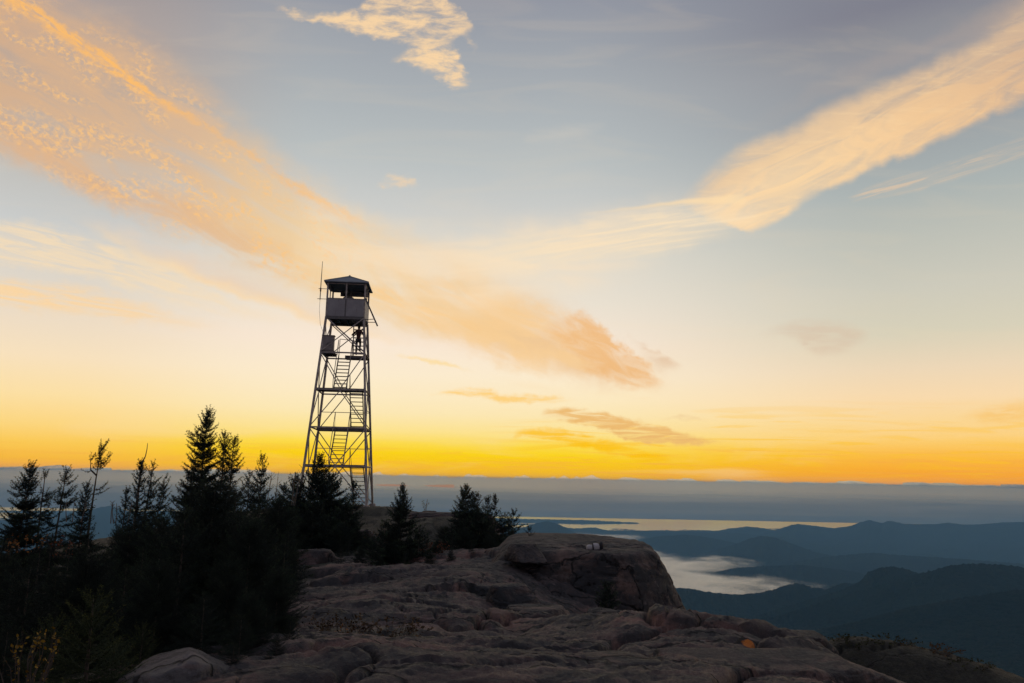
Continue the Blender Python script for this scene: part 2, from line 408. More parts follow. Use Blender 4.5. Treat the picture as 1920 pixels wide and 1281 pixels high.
        tx = g.n2(sx, 1 / 130, ty, 1 / n1, seed, 5, 0.6, 0.7)
        c = g.mix(g.mul(m, g.sm(0.32, 0.64, tx, 0.25, op)), c, lin8(*col))

    # small bars over the horizon
    for (A, B, u_, l_, op, col, seed) in (
        ((800, 742), (1090, 752), [(800, 736), (900, 728), (980, 735), (1090, 748)], [(800, 744), (900, 752), (1000, 758), (1090, 754)], 0.85, (255, 206, 112), 2.0),
        ((740, 668), (900, 700), [(740, 660), (820, 672), (900, 696)], [(740, 672), (820, 688), (900, 704)], 0.8, (255, 214, 120), 4.0),
        ((1010, 778), (1360, 828), [(1010, 764), (1120, 766), (1200, 782), (1280, 808), (1360, 822)], [(1010, 786), (1120, 806), (1200, 832), (1280, 836), (1360, 831)], 0.95, (238, 186, 112), 6.0),
        ((960, 812), (1260, 862), [(960, 798), (1080, 804), (1160, 826), (1260, 852)], [(960, 818), (1080, 838), (1160, 862), (1260, 874)], 0.85, (255, 194, 0), 8.0),
        ((1000, 850), (1330, 880), [(1000, 846), (1120, 850), (1330, 872)], [(1000, 854), (1120, 866), (1330, 884)], 0.6, (255, 226, 120), 8.2),
        ((900, 700), (1100, 760), [(900, 690), (1000, 712), (1100, 752)], [(900, 704), (1000, 738), (1100, 762)], 0.5, (250, 206, 140), 8.5),
        ((1240, 784), (1330, 790), [(1240, 778), (1290, 776), (1330, 788)], [(1240, 786), (1290, 792), (1330, 792)], 0.7, (232, 190, 134), 10.0),
        ((1420, 630), (1640, 630), [(1420, 612), (1530, 590), (1640, 612)], [(1420, 634), (1480, 642), (1545, 676), (1640, 640)], 0.46, (214, 186, 160), 12.0),
        ((980, 260), (1140, 240), [(980, 244), (1060, 226), (1140, 226)], [(980, 278), (1060, 272), (1140, 250)], 0.4, (206, 200, 190), 14.0),
        ((1390, 530), (1480, 530), [(1390, 528), (1440, 522), (1480, 526)], [(1390, 532), (1440, 538), (1480, 534)], 0.5, (236, 206, 170), 15.0),
        ((1780, 785), (1960, 770), [(1780, 776), (1860, 752), (1960, 735)], [(1780, 790), (1860, 806), (1960, 800)], 0.55, (250, 190, 84), 16.0)):
        m, s, rel, (sx, ty), _, _ = band(A, B, u_, l_, 12 if op > 0.65 else 30, 10 if op > 0.65 else 30, ENDS, 18, 14)
        tx = tex_bar
        c = g.mix(g.mul(m, g.sm(0.28, 0.58, tx, 0.2, op)), c, lin8(*col))

    # under the horizon: red dusk glow far off, then dim air
    below = g.ramp(g.lin(-0.30, 0.0, dz), [(0.0, lin8(60, 66, 74)), (0.80, lin8(118, 112, 108)), (0.90, lin8(206, 120, 92)), (0.945, lin8(255, 140, 70)), (0.97, lin8(255, 168, 48)), (1.0, lin8(255, 178, 44))])
    c = g.mix(g.sm(-0.002, 0.002, dz), below, c)

    # behind the viewer: the dim side of a dusk sky, from the sky model
    sky = nt.nodes.new('ShaderNodeTexSky'); sky.sky_type = 'NISHITA'; sky.sun_disc = False
    sky.sun_elevation = rad(-0.6); sky.sun_rotation = rad(4.0); sky.altitude = 1100; sky.air_density = 1.0; sky.dust_density = 1.5
    bk = g.ramp(g.lin(-1, 1, dz), [(0.0, (0.05, 0.05, 0.055)), (0.49, (0.10, 0.10, 0.11)), (0.51, BACK[0]), (0.62, BACK[1]), (0.8, BACK[2]), (1.0, (0.17, 0.19, 0.25))])
    n = nt.nodes.new('ShaderNodeVectorMath'); n.operation = 'SCALE'; nt.links.new(sky.outputs[0], n.inputs[0]); n.inputs['Scale'].default_value = 0.05
    bk = g.mix(1.0, bk, n.outputs[0], 'ADD')
    c = g.mix(g.sm(0.02, 0.30, dy), bk, c)
    nt.links.new(c, bg.inputs['Color']); bg.inputs['Strength'].default_value = 1.0
    nt.links.new(bg.outputs[0], out.inputs['Surface'])
    w.cycles.sampling_method = 'NONE'

BACK = [(0.26, 0.19, 0.20), (0.22, 0.19, 0.22), (0.18, 0.19, 0.24)]
build_world()

sun = bpy.data.lights.new('sun', 'SUN'); so = bpy.data.objects.new('sun', sun); COL.objects.link(so)
sun.energy = 0.35; sun.angle = rad(0.5); sun.color = (1.0, 0.62, 0.30)
_sd = Vector((math.sin(rad(4)) * math.cos(rad(-0.6)), math.cos(rad(4)) * math.cos(rad(-0.6)), math.sin(rad(-0.6))))
so.rotation_euler = _sd.to_track_quat('Z', 'Y').to_euler()

# ------------------------------------------------------------------ MATERIALS
def granite(name, soil=False, lichen=1.0, pink=1.0, grey=0.0):
    m, g, b = new_mat(name)
    geo = g.n.new('ShaderNodeNewGeometry'); P = geo.outputs['Position']
    big = g.noise(P, 0.55, 5, 0.6, 0.6); mid = g.noise(P, 2.6, 6, 0.65, 0.4); fin = g.noise(P, 22.0, 5, 0.7); grain = g.noise(P, 120.0, 2, 0.6)
    # crystals and weathered tint
    c = g.mix(g.sm(0.30, 0.70, mid), (0.058 + 0.012 * pink, 0.047, 0.043), (0.130 + 0.020 * pink, 0.094, 0.080))
    c = g.mix(g.mul(g.sm(0.48, 0.70, big), 0.75), c, (0.21 + 0.06 * pink, 0.128, 0.098))
    c = g.mix(g.mul(g.sm(0.55, 0.72, fin), 0.55), c, (0.27, 0.235, 0.215))
    c = g.mix(g.mul(g.sm(0.56, 0.68, grain), 0.6), c, (0.035, 0.032, 0.032))
    c = g.mix(g.mul(g.sm(0.42, 0.30, grain), 0.4), c, (0.32, 0.28, 0.26))
    if grey: c = g.mix(grey, c, (0.155, 0.155, 0.158))
    # dark lichen and rain streak patches with their own ragged outline
    pa = g.noise(P, 0.95, 7, 0.68, 1.1)
    c = g.mix(g.mul(g.sm(0.44, 0.58, pa), 0.86 * lichen), c, (0.030, 0.031, 0.034))
    pd = g.noise(P, 0.33, 5, 0.62, 0.9)
    c = g.mix(g.mul(g.sm(0.45, 0.58, pd), 0.68), c, (0.036, 0.034, 0.036))
    pb = g.noise(P, 4.2, 6, 0.7, 0.8)
    c = g.mix(g.mul(g.sm(0.58, 0.66, pb), 0.72 * lichen), c, (0.024, 0.025, 0.028))
    pc = g.noise(P, 6.5, 5, 0.7, 0.5)
    c = g.mix(g.mul(g.sm(0.66, 0.72, pc), 0.6), c, (0.30, 0.29, 0.25))
    # weathering streaks along the sheeting
    sp = g.n.new('ShaderNodeMapping'); g.l.new(P, sp.inputs[0]); sp.inputs['Rotation'].default_value = (0, 0, -0.63); sp.inputs['Scale'].default_value = (0.9, 6.5, 6.5)
    sn = g.noise(sp.outputs[0], 1.0, 5, 0.68, 0.3)
    c = g.mix(g.mul(g.sm(0.52, 0.64, sn), 0.62), c, (0.036, 0.034, 0.036))
    c = g.mix(g.mul(g.sm(0.44, 0.32, sn), 0.40), c, (0.25 + 0.03 * pink, 0.195, 0.172))
    # hairline cracks
    wv = g.n.new('ShaderNodeVectorMath'); wv.operation = 'MULTIPLY_ADD'
    wn = g.n.new('ShaderNodeTexNoise'); g.l.new(P, wn.inputs['Vector']); wn.inputs['Scale'].default_value = 1.4; wn.inputs['Detail'].default_value = 4
    g.l.new(wn.outputs['Color'], wv.inputs[0]); wv.inputs[1].default_value = (0.8, 0.8, 0.8); g.l.new(P, wv.inputs[2])
    mp = g.n.new('ShaderNodeMapping'); g.l.new(wv.outputs[0], mp.inputs[0]); mp.inputs['Rotation'].default_value = (0.2, 0.1, 0.7); mp.inputs['Scale'].default_value = (0.30, 1.0, 0.7)
    ck = g.voro(mp.outputs[0], 0.9, 'DISTANCE_TO_EDGE')
    crack = g.sm(0.026, 0.004, ck)
    c = g.mix(g.mul(crack, 0.9), c, (0.012, 0.012, 0.012))
    if soil:
        at = g.n.new('ShaderNodeAttribute'); at.attribute_name = 'soil'
        sf = g.sm(0.35, 0.65, g.add(at.outputs['Fac'], g.mul(g.sub(g.noise(P, 3.0, 5, 0.7), 0.5), 0.9)))
        sc = g.mix(g.sm(0.4, 0.65, g.noise(P, 9.0, 4, 0.7)), (0.013, 0.012, 0.009), (0.028, 0.026, 0.015))
        c = g.mix(sf, c, sc)
        # orange lichen blaze on the front slab
        for (q, r_) in BLAZES:
            v = g.n.new('ShaderNodeVectorMath'); v.operation = 'DISTANCE'; g.l.new(P, v.inputs[0]); v.inputs[1].default_value = tuple(q); BLAZE_NODES.append(v)
            dd = g.add(v.outputs['Value'], g.mul(g.sub(g.noise(P, 9.0, 4, 0.6), 0.5), r_ * 1.6))
            c = g.mix(g.mul(g.sm(r_, r_ * 0.72, dd), 0.92), c, (0.62, 0.17, 0.015))
    g.l.new(c, b.inputs['Base Color'])
    g.l.new(g.sm(0.3, 0.7, fin, 0.62, 0.88), b.inputs['Roughness']); b.inputs['Specular IOR Level'].default_value = 0.3
    h = g.add(g.mul(mid, 0.030), g.add(g.mul(fin, 0.020), g.mul(g.noise(P, 70.0, 4, 0.7), 0.006)))
    h = g.sub(h, g.mul(crack, 0.03))
    h = g.add(h, g.mul(g.sm(0.5, 0.6, pa), 0.012))
    bp = g.n.new('ShaderNodeBump'); bp.inputs['Strength'].default_value = 1.0; bp.inputs['Distance'].default_value = 1.0
    g.l.new(h, bp.inputs['Height']); g.l.new(bp.outputs[0], b.inputs['Normal'])
    return m

BLAZES = [(pt(1404, 1209, 10.1), 0.10)]; BLAZE_NODES = []
ROCK = granite('granite', soil=True)
ROCK2 = granite('granite_block', lichen=1.15, pink=0.2)
ROCK4 = granite('granite_grey', lichen=0.6, grey=0.7)
ROCK3 = granite('granite_pale', lichen=0.5, pink=1.4)

# ------------------------------------------------------------------ SUMMIT GROUND
def PX(px, py, Y): return tuple(pt(px, py, Y))
CTRL = [(0, 0, 0), (-3, 1, 0), (3, 1, -.05), (0, 3.5, 0), (-3, 4, -.15), (3.2, 4, -.15),
        PX(420, 1290, 6.3), PX(700, 1283, 6.2), PX(1000, 1285, 6.3), PX(1350, 1287, 6.4),
        # front slab
        PX(985, 1196, 11.6), PX(1040, 1176, 11.8), PX(1120, 1172, 12.0), PX(1220, 1178, 12.0), PX(1310, 1176, 11.8), PX(1390, 1186, 11.4), PX(1455, 1204, 11.0), PX(1545, 1234, 10.0), PX(1630, 1286, 9.0),
        PX(1100, 1232, 8.3), PX(1280, 1246, 7.7), PX(1420, 1250, 8.0), PX(1530, 1272, 7.6), PX(1250, 1190, 9.8),
        # hollow between slab and ledge
        (1.2, 14.8, -1.5), (3.2, 15.0, -1.9), (2.2, 17.5, -1.9), (4.6, 14.2, -2.2), (0.0, 14.2, -0.95), (5.6, 17.5, -2.6), (4.2, 19.5, -2.4),
        # slabs on the left of the ledge
        PX(620, 1205, 9.0), PX(750, 1205, 9.3), PX(880, 1205, 9.8), PX(900, 1160, 12.4), PX(780, 1146, 13), PX(640, 1142, 13), PX(560, 1135, 13.5),
        PX(720, 1095, 17.5), PX(600, 1078, 20), PX(850, 1096, 17.3), PX(830, 1062, 21.5), PX(900, 1042, 24), PX(960, 1030, 26.5), PX(1060, 1036, 26.5), PX(960, 1075, 19.5), PX(1180, 1044, 26),
        # rising to the tower knoll
        PX(690, 1012, 32), PX(640, 1000, 36), PX(700, 949, 43.5), PX(790, 974, 41), PX(850, 975, 42), PX(940, 1012, 34),
        (-9.66, 44.4, -.03), (-12, 44, -.12), (-9.6, 47.5, -.4), (-11.5, 42.0, -.17), (-7.8, 42.3, -.03), (-7.5, 46.5, -.4), (-2, 50, -5), (-20, 50, -3.5), (-30, 40, -4.5), (-20, 30, -2.2), (-25, 20, -2.8), (-12, 20, -1.5), (-9, 28, -1.3),
        (-8, 12, -1.1), (-5, 10, -.75), (-6, 7, -.6), (-3.4, 6.6, -.2), (-15, 12, -2.2), (-11, 6, -1.4),
        # right hand drop and the mossy shoulder
        (5.3, 11.6, -2.0), (6.4, 9.2, -2.4), (6.6, 12.6, -2.4), PX(1570, 1212, 15), PX(1640, 1203, 15.4), PX(1720, 1215, 15.2), PX(1810, 1240, 14.6), PX(1910, 1278, 14), (10.5, 18.5, -4.5), (13.5, 14, -5), (7.5, 20, -5.5),
        (12, 30, -16), (2.0, 31, -4.5), (-1, 31, -1.6), (5.5, 25, -4.0), (9, 26, -9), (25, 20, -18), (4, 40, -12), (0, 60, -14), (20, 60, -40), (-20, 70, -18), (-50, 60, -25), (-60, 30, -14), (60, 30, -45), (40, 10, -20),
        (12, 4, -4.5), (8, 5, -2.2), (30, 0, -10), (-30, 0, -5), (0, -6, 0), (-15, -10, -2), (15, -10, -3), (60, 70, -60), (-50, 85, -40), (20, 92, -60), (-85, 40, -30), (85, 40, -60), (-80, 5, -14), (85, 5, -40)]
CTRL = np.array(CTRL)

class TPS:
    def __init__(s, c, lam=0.02):
        n = len(c); s.p = c[:, :2]; A = np.zeros((n + 3, n + 3))
        A[:n, :n] = s.k(s.p, s.p) + lam * np.eye(n); A[:n, n] = 1; A[:n, n + 1:] = s.p; A[n, :n] = 1; A[n + 1:, :n] = s.p.T
        s.w = np.linalg.solve(A, np.concatenate([c[:, 2], [0, 0, 0]]))
    def k(s, a, b):
        r2 = ((a[:, None, :] - b[None]) ** 2).sum(-1); return 0.5 * r2 * np.log(r2 + 1e-9)
    def __call__(s, x, y):
        q = np.stack([np.ravel(x), np.ravel(y)], 1); n = len(s.p); out = np.empty(len(q))
        for i in range(0, len(q), 20000):
            b = q[i:i + 20000]; out[i:i + 20000] = s.k(b, s.p) @ s.w[:n] + s.w[n] + b @ s.w[n + 1:]
        return out.reshape(np.shape(x))
TP = TPS(CTRL)

def soil_mask(x, y):
    """where thin soil and duff lie: under the spruces on the left and round the knoll"""
    n = fbm(np.stack([x * .35, y * .35, x * 0 + 4], -1), 3)
    a = sstep(-3.2, -4.6, x + 0.10 * (y - 8) + n * 0.8) * sstep(3, 6, y)
    b = sstep(24.5, 26.5, y + n * 1.4) * sstep(-1.5, -3.0, x) * sstep(-12, -10, -np.abs(y - 33))
    c_ = 0.75 * np.exp(-(((x + 1.6) / 1.6) ** 2 + ((y - 9.9) / 0.7) ** 2))
    d_ = 0.95 * sstep(5.0, 5.9, x + 0.5 * n) * sstep(9.5, 12.0, y)
    return np.clip(np.maximum(np.maximum(np.maximum(a, b), c_), d_), 0, 1)

def worley(u, v, seed):
    """distance to nearest and second nearest jittered point, plus two random numbers of the nearest cell and offset from it"""
    iu, iv = np.floor(u).astype(np.int64), np.floor(v).astype(np.int64)
    f1 = np.full(u.shape, 9.0); f2 = np.full(u.shape, 9.0); ra = np.zeros(u.shape); rb = np.zeros(u.shape); rc = np.zeros(u.shape); ou = np.zeros(u.shape); ov = np.zeros(u.shape)
    for a in (-1, 0, 1):
        for b in (-1, 0, 1):
            h = _perm[(_perm[(iu + a) & 255] + iv + b + seed * 31) & 255]; h2 = _perm[(h + 57) & 255]; h3 = _perm[(h + 111) & 255]
            cu = iu + a + 0.15 + 0.7 * h / 255.0; cv = iv + b + 0.15 + 0.7 * h2 / 255.0
            d = np.hypot(u - cu, v - cv); near = d < f1
            f2 = np.where(near, f1, np.minimum(f2, d)); f1 = np.where(near, d, f1)
            ra = np.where(near, h3 / 255.0 - .5, ra); rb = np.where(near, h / 255.0 - .5, rb); rc = np.where(near, h2 / 255.0 - .5, rc)
            ou = np.where(near, u - cu, ou); ov = np.where(near, v - cv, ov)
    return f1, f2, ra, rb, rc, ou, ov

def rock_relief(x, y):
    """broad rounded slabs parted by long cracks and low steps"""
    th = rad(36); p = x * math.cos(th) + y * math.sin(th); q = -x * math.sin(th) + y * math.cos(th)
    S = lambda k, o: fbm(np.stack([x * k, y * k, x * 0 + o], -1), 3)
    wx, wy = S(.45, 1.7), S(.45, 7.7)
    u, v = p / 4.4 + wx * .42, q / 2.5 + wy * .42
    f1, f2, ra, rb, rc, ou, ov = worley(u, v, 3); e = f2 - f1
    z = 0.20 * ra + 0.22 * rb * ou + 0.36 * rc * ov + 0.12 * (1 - np.exp(-e / .06)) - 0.15 * np.exp(-(e / .020) ** 2)
    u2, v2 = p / 1.5 + wx * .9, q / .75 + wy * .9
    f1, f2, ra, rb, rc, ou, ov = worley(u2, v2, 9); e2 = f2 - f1; k2 = sstep(-.05, .35, S(.5, 13.0))
    z += 0.75 * k2 * (0.08 * ra + 0.09 * rc * ov + 0.055 * (1 - np.exp(-e2 / .06)) - 0.07 * np.exp(-(e2 / .04) ** 2))
    z += 0.13 * S(.30, 3.1) + 0.042 * fbm(np.stack([p * 1.4, q * 2.8, x * 0 + 5], -1), 5, .6, ridged=True) + 0.010 * fbm(np.stack([x * 7, y * 7, x * 0 + 5], -1), 4)
    return z - 0.11

def gz(x, y): return float(TP(np.array([x]), np.array([y]))[0])

def ground():
    az = np.concatenate([np.linspace(-180, -82, 50, endpoint=False), np.linspace(-82, -42, 60, endpoint=False), np.linspace(-42, 42, 950, endpoint=False), np.linspace(42, 82, 60, endpoint=False), np.linspace(82, 180, 51)])
    rr = np.exp(np.linspace(math.log(0.15), math.log(96), 900))
    A, R_ = np.meshgrid(np.radians(az), rr)
    x = R_ * np.sin(A); y = R_ * np.cos(A)
    z = TP(x, y); s = soil_mask(x, y)
    k = (0.45 + 0.55 * sstep(4.5, 9, R_)) * (1 - 0.6 * sstep(5.2, 6.4, x) * sstep(10, 13, y))
    z = z + rock_relief(x, y) * (1 - 0.6 * s * (x < 3)) * k + s * 0.05 * fbm(np.stack([x * 1.2, y * 1.2, x * 0], -1), 4)
    # knoll by the tower: smooth pink whaleback
    v = np.stack([x, y, z], -1).reshape(-1, 3)
    nr, na = x.shape; i = np.arange(nr * na).reshape(nr, na)
    f = np.stack([i[:-1, :-1], i[:-1, 1:], i[1:, 1:], i[1:, :-1]], -1).reshape(-1, 4)
    me = np_mesh('summit_rock', v, f, ROCK)
    a = me.attributes.new('soil', 'FLOAT', 'POINT'); a.data.foreach_set('value', s.ravel().astype(np.float32))
    tag(link('summit_rock', me), kind='structure', label='bare pinkish granite bedrock of the summit with sheeting cracks')
ground()
# the orange lichen blaze sits where the sight line to it meets the slab
_d = ray(1404, 1210); _Y = np.linspace(6.5, 13, 3000); _x = _d[0] / _d[1] * _Y
_zr = EYE[2] + _d[2] / _d[1] * _Y; _zg = TP(_x, _Y) + rock_relief(_x, _Y)
_i = int(np.argmax(_zg > _zr)); print('blaze', _Y[_i], _zg[_i]); BLAZE_NODES[0].inputs[1].default_value = (float(_x[_i]), float(_Y[_i]), float(_zg[_i]))

# ------------------------------------------------------------------ ROCK BLOCKS: convex polyhedra with weathered edges
def rock_mesh(name, planes, seed, mat, sub=6, power=14, rough=0.05, crack=0.03, scale=1.0):
    bm = bmesh.new(); bmesh.ops.create_icosphere(bm, subdivisions=sub, radius=1.0)
    d = np.array([v.co[:] for v in bm.verts]); f = np.array([[v.index for v in p.verts] for p in bm.faces]); bm.free()
    acc = 0
    for n, h in planes:
        n = np.array(n, float); n /= np.linalg.norm(n); acc = acc + np.maximum(d @ n / h, 0) ** power
    r = acc ** (-1.0 / power)
    p = d * r[:, None]
    n1 = fbm(p * (1.1 / scale) + seed * 3.3, 5); n2 = fbm(p * (3.1 / scale) + seed, 4, 0.55)
    cr = np.abs(fbm(p * (0.8 / scale) * np.array([1, 1, 2.0]) + seed * 7.7, 4))
    st = fbm(p * (0.5 / scale) + seed * 1.9, 3) * 3; fr = st - np.floor(st)
    p = p + d * (rough * scale * (n1 + 0.35 * n2 + 0.9 * (sstep(0, .15, fr) - fr)) - crack * scale * np.exp(-(cr / 0.035) ** 2))[:, None]
    return np_mesh(name, p, f, mat)

# big ledge with a steep face and a flat top
lc = pt(1115, 1095, 22.5)
ledge_top = pt(1100, 1027, 22.0)[2] - lc[2]
LED = link('rock_ledge', rock_mesh('rock_ledge', [((-.01, -.03, 1), ledge_top + 0.03), ((-.10, -1, .22), 2.0), ((-.35, -.8, .62), 1.98), ((.62, -.7, .3), 2.1), ((.93, -.05, .50), 1.90), ((1, .1, .05), 2.5), ((-1, 0, .9), 2.5), ((-.4, -.5, 1), 1.98), ((0, 1, .3), 4.0), ((.2, 0, -1), 2.6), ((.75, .6, .5), 2.6)],
      3, ROCK2, sub=7, power=18, rough=0.045, crack=0.05, scale=1.0), loc=lc)
tag(LED, 'massive dark granite ledge with flat top and steep rounded face overlooking the valley', 'rock ledge')

def rock(name, px, py, Y, size, seed, label, planes=None, mat=None, sub=5, cat='boulder', rz=0.0, group=None, rough=0.05, power=16):
    rs = random.Random(seed)
    if planes is None:
        planes = [((0, 0, 1), .8), ((0, 0, -1), .9)]
        for k in range(9):
            a = k / 9 * 6.283 + rs.uniform(-.25, .25); planes.append(((math.cos(a), math.sin(a), rs.uniform(-.1, .75)), rs.uniform(.78, 1.05)))
    me = rock_mesh(name, planes, seed, mat or ROCK2, sub=sub, power=power, rough=rough, crack=0.03)
    o = link(name, me, loc=pt(px, py, Y)); o.scale = size; o.rotation_euler = (0, 0, rz)
    return tag(o, label, cat, group)

rock('boulder', 332, 1300, 6.2, (.34, .33, .295), 11, 'grey angular boulder at the foot of the dark spruces in the bottom left corner', sub=6, mat=ROCK4,
     planes=[((-.35, -.2, 1), .78), ((.95, -.3, .25), .95), ((.3, -1, .35), .9), ((-.6, -.8, .4), .95), ((-1, .1, .35), 1.3), ((0, 1, .2), 1), ((0, 0, -1), 1), ((.5, .2, 1), .95)], rough=.035, power=30)
rock('boulder', 590, 1052, 24, (.62, .6, .42), 5, 'pinkish sloping boulder half hidden under the spruces below the fire tower', mat=ROCK3)
rock('boulder', 958, 1128, 16.6, (.52, .5, .42), 6, 'rounded boulder leaning against the left foot of the big ledge', sub=6)
rock('boulder', 905, 1118, 17.4, (.42, .4, .30), 8, 'low dark boulder just left of the rounded boulder at the ledge foot')
rock('boulder', 983, 1148, 15.5, (.14, .13, .12), 9, 'small pale stone wedged below the rounded boulder at the ledge foot', sub=4, mat=ROCK3)
rock('boulder', 982, 1034, 21.0, (.44, .5, .26), 12, 'flat-topped rock block perched at the left top of the big ledge', sub=6)
rock('boulder', 1010, 1162, 15.4, (.62, .6, .30), 14, 'low rounded rock hump between front slab and big ledge', sub=6)
rock('boulder', 1135, 1165, 17.2, (.5, .4, .3), 15, 'dark low stone at the base of the ledge face below the small fir')
rock('rock_slab', 850, 978, 40.5, (2.3, 1.6, .55), 16, 'long rounded rock slab on the knoll right of the fire tower', cat='rock slab', sub=6, mat=ROCK3)
rock('boulder', 806, 968, 41.5, (.42, .4, .34), 17, 'small knobbly boulder on the left end of the rounded knoll slab', mat=ROCK3)
rock('rock_slab', 838, 1012, 35, (1.6, 1.3, .75), 18, 'dark rounded rock slab below the knoll, right of the lone conical spruce', cat='rock slab', sub=6)
rock('boulder', 672, 1010, 32, (.75, .6, .42), 19, 'pale grey boulder between the tower spruces and the lone conical spruce', mat=ROCK3)
rock('rock_slab', 1405, 1276, 7.9, (.95, .5, .20), 20, 'oval undercut rock slab overlapping the front of the foreground whaleback', cat='rock slab', sub=6, rz=.1, mat=ROCK,
     planes=[((.02, -.2, 1), .7), ((0, -1, .25), .95), ((-.7, -.7, .3), .95), ((-1, 0, .3), 1.0), ((.6, -.8, .1), .9), ((1, 0, .6), 1.3), ((0, 1, .3), 1.4), ((0, 0, -1), .7)])
rock('boulder', 1168, 1262, 7.4, (.44, .34, .17), 23, 'low rounded stone at the bottom edge in front of the whaleback', sub=5, mat=ROCK)
rock('rock_slab', 1496, 1206, 13.2, (.50, .45, .20), 21, 'dark fractured slab behind the right shoulder of the foreground whaleback', cat='rock slab', sub=6)

# ------------------------------------------------------------------ FAR COUNTRY
def ridge_pts(lst, y):
    p = np.array([pt(px, py, y) for px, py in lst]); return p[:, 0], p[:, 2]

RIDGES = [  # (distance, slope, silhouette)
    (11750, .25, [(-60, 957), (60, 958), (300, 958), (600, 963), (900, 971), (1000, 973.5), (1090, 975), (1195, 980), (1230, 992)]),
    (10900, .10, [(-80, 970), (0, 966), (150, 962), (300, 962), (560, 968), (800, 976), (1020, 984), (1137, 990), (1190, 994), (1250, 995), (1321, 992), (1348, 990.5), (1400, 991), (1500, 992), (1700, 996)]),
    (10200, .15, [(1300, 1000), (1338, 996), (1371, 991), (1400, 987.5), (1430, 990), (1453, 995), (1500, 1004), (1560, 1012)]),
    (9800, .15, [(980, 1004), (1030, 990), (1050, 986), (1075, 992), (1098, 990), (1115, 989), (1135, 994), (1160, 1001), (1200, 1010)]),
    (9500, .16, [(1400, 1008), (1440, 998), (1453, 995), (1472, 988), (1495, 982.6), (1531, 986.5), (1564, 990.5), (1594, 986.5), (1614, 979), (1630, 975.5), (1653, 981), (1669, 976.5), (1696, 983), (1755, 983), (1778, 980), (1807, 984), (1827, 984), (1877, 980), (1920, 979), (2000, 982)]),
    (8900, .16, [(130, 965), (165, 958), (188, 951), (205, 948.5), (225, 954), (250, 962), (290, 972)]),
    (8600, .14, [(1440, 1040), (1502, 1027), (1548, 1018), (1597, 1011), (1640, 1009), (1689, 1012), (1740, 1017), (1800, 1015), (1860, 1012), (1920, 1010), (2000, 1008)]),
    (8000, .14, [(500, 990), (700, 985), (760, 965), (790, 960), (815, 962), (850, 966), (900, 972), (960, 990)]),
    (7200, .17, [(940, 1010), (975, 991), (1009, 980.5), (1027, 977.5), (1045, 982), (1068, 994), (1098, 1008), (1121, 1019), (1160, 1032)]),
    (7000, .15, [(1080, 1034), (1140, 1022), (1197, 1013), (1239, 1005.5), (1289, 1002.5), (1338, 1009.5), (1384, 1019.5), (1440, 1030)]),
    (6200, .16, [(1340, 1032), (1384, 1019), (1407, 1009.5), (1430, 1005), (1456, 1009), (1489, 1021), (1530, 1036), (1600, 1050)]),
    (5300, .13, [(1480, 1056), (1540, 1046), (1587, 1041), (1637, 1037), (1680, 1041), (1762, 1046), (1850, 1052), (1920, 1058), (2000, 1066)]),
    (4250, .12, [(1300, 1090), (1345, 1073), (1372, 1067), (1420, 1063), (1500, 1060), (1600, 1072)]),
    (2700, .27, [(1180, 1104), (1256, 1102.6), (1289, 1103), (1331, 1111.5), (1381, 1116), (1420, 1112.5), (1453, 1105), (1475, 1097), (1495, 1094), (1525, 1101.6), (1548, 1105), (1581, 1094), (1614, 1094), (1660, 1100), (1800, 1110)]),
    (2350, .27, [(1560, 1112), (1600, 1098), (1614, 1089), (1627, 1073), (1650, 1065), (1673, 1062.5), (1702, 1068), (1730, 1079), (1780, 1094)]),
    (2100, .26, [(1620, 1106), (1690, 1085), (1722, 1076), (1748, 1070), (1778, 1061), (1806, 1058), (1837, 1056.5), (1886, 1060), (1920, 1064), (2000, 1070)]),
    (1500, .20, [(1500, 1190), (1600, 1168), (1700, 1140), (1800, 1122), (1920, 1105), (2000, 1096)]),
    (7800, .12, [(-200, 990), (-60, 985), (20, 984), (120, 988), (300, 992), (560, 1000)]),
]
ZW = pt(1250, 991, 10600)[2]     # lake level
print('lake', ZW)
FLY = np.log(np.array([60, 100, 300, 700, 1000, 2000, 3300, 5000, 7000, 9000, 10400, 11000, 13200.]))
FLZ = np.array([-75, -78, -110, -200, -290, -450, -590, -615, -650, ZW + 20, ZW - 6, ZW - 40, ZW - 40.])

def far_z(x, y):
    z = np.interp(np.log(y), FLY, FLZ)
    # rolling forest floor
    k = np.clip(y / 6000, 0.02, 1)
    roll = fbm(np.stack([x / 1500, y / 1500, x * 0 + 2], -1), 4) * 80 * k * sstep(10900, 8800, y) * (1 - 0.75 * sstep(2600, 3200, y) * sstep(6000, 5200, y))
    z = z + roll
    for (ry, sl, lst) in RIDGES:
        cx, cz = ridge_pts(lst, ry); o = np.argsort(cx); cx, cz = cx[o], cz[o]
        c = np.interp(x * ry / y, cx, cz)
        # fall away past both ends
        over = np.maximum(cx[0] - x * ry / y, 0) + np.maximum(x * ry / y - cx[-1], 0)
        c = c - over * 0.3
        dd = np.abs(y - ry)
        nz = fbm(np.stack([x / 700, y / 700, x * 0 + ry / 999.0], -1), 4)
        h = c - sl * dd * (0.75 + 0.45 * nz) - 0.02 * dd
        far = sstep(0, 0.08 * ry, dd)
        h = h + far * 22 * nz
        z = np.maximum(z, h)
    return z

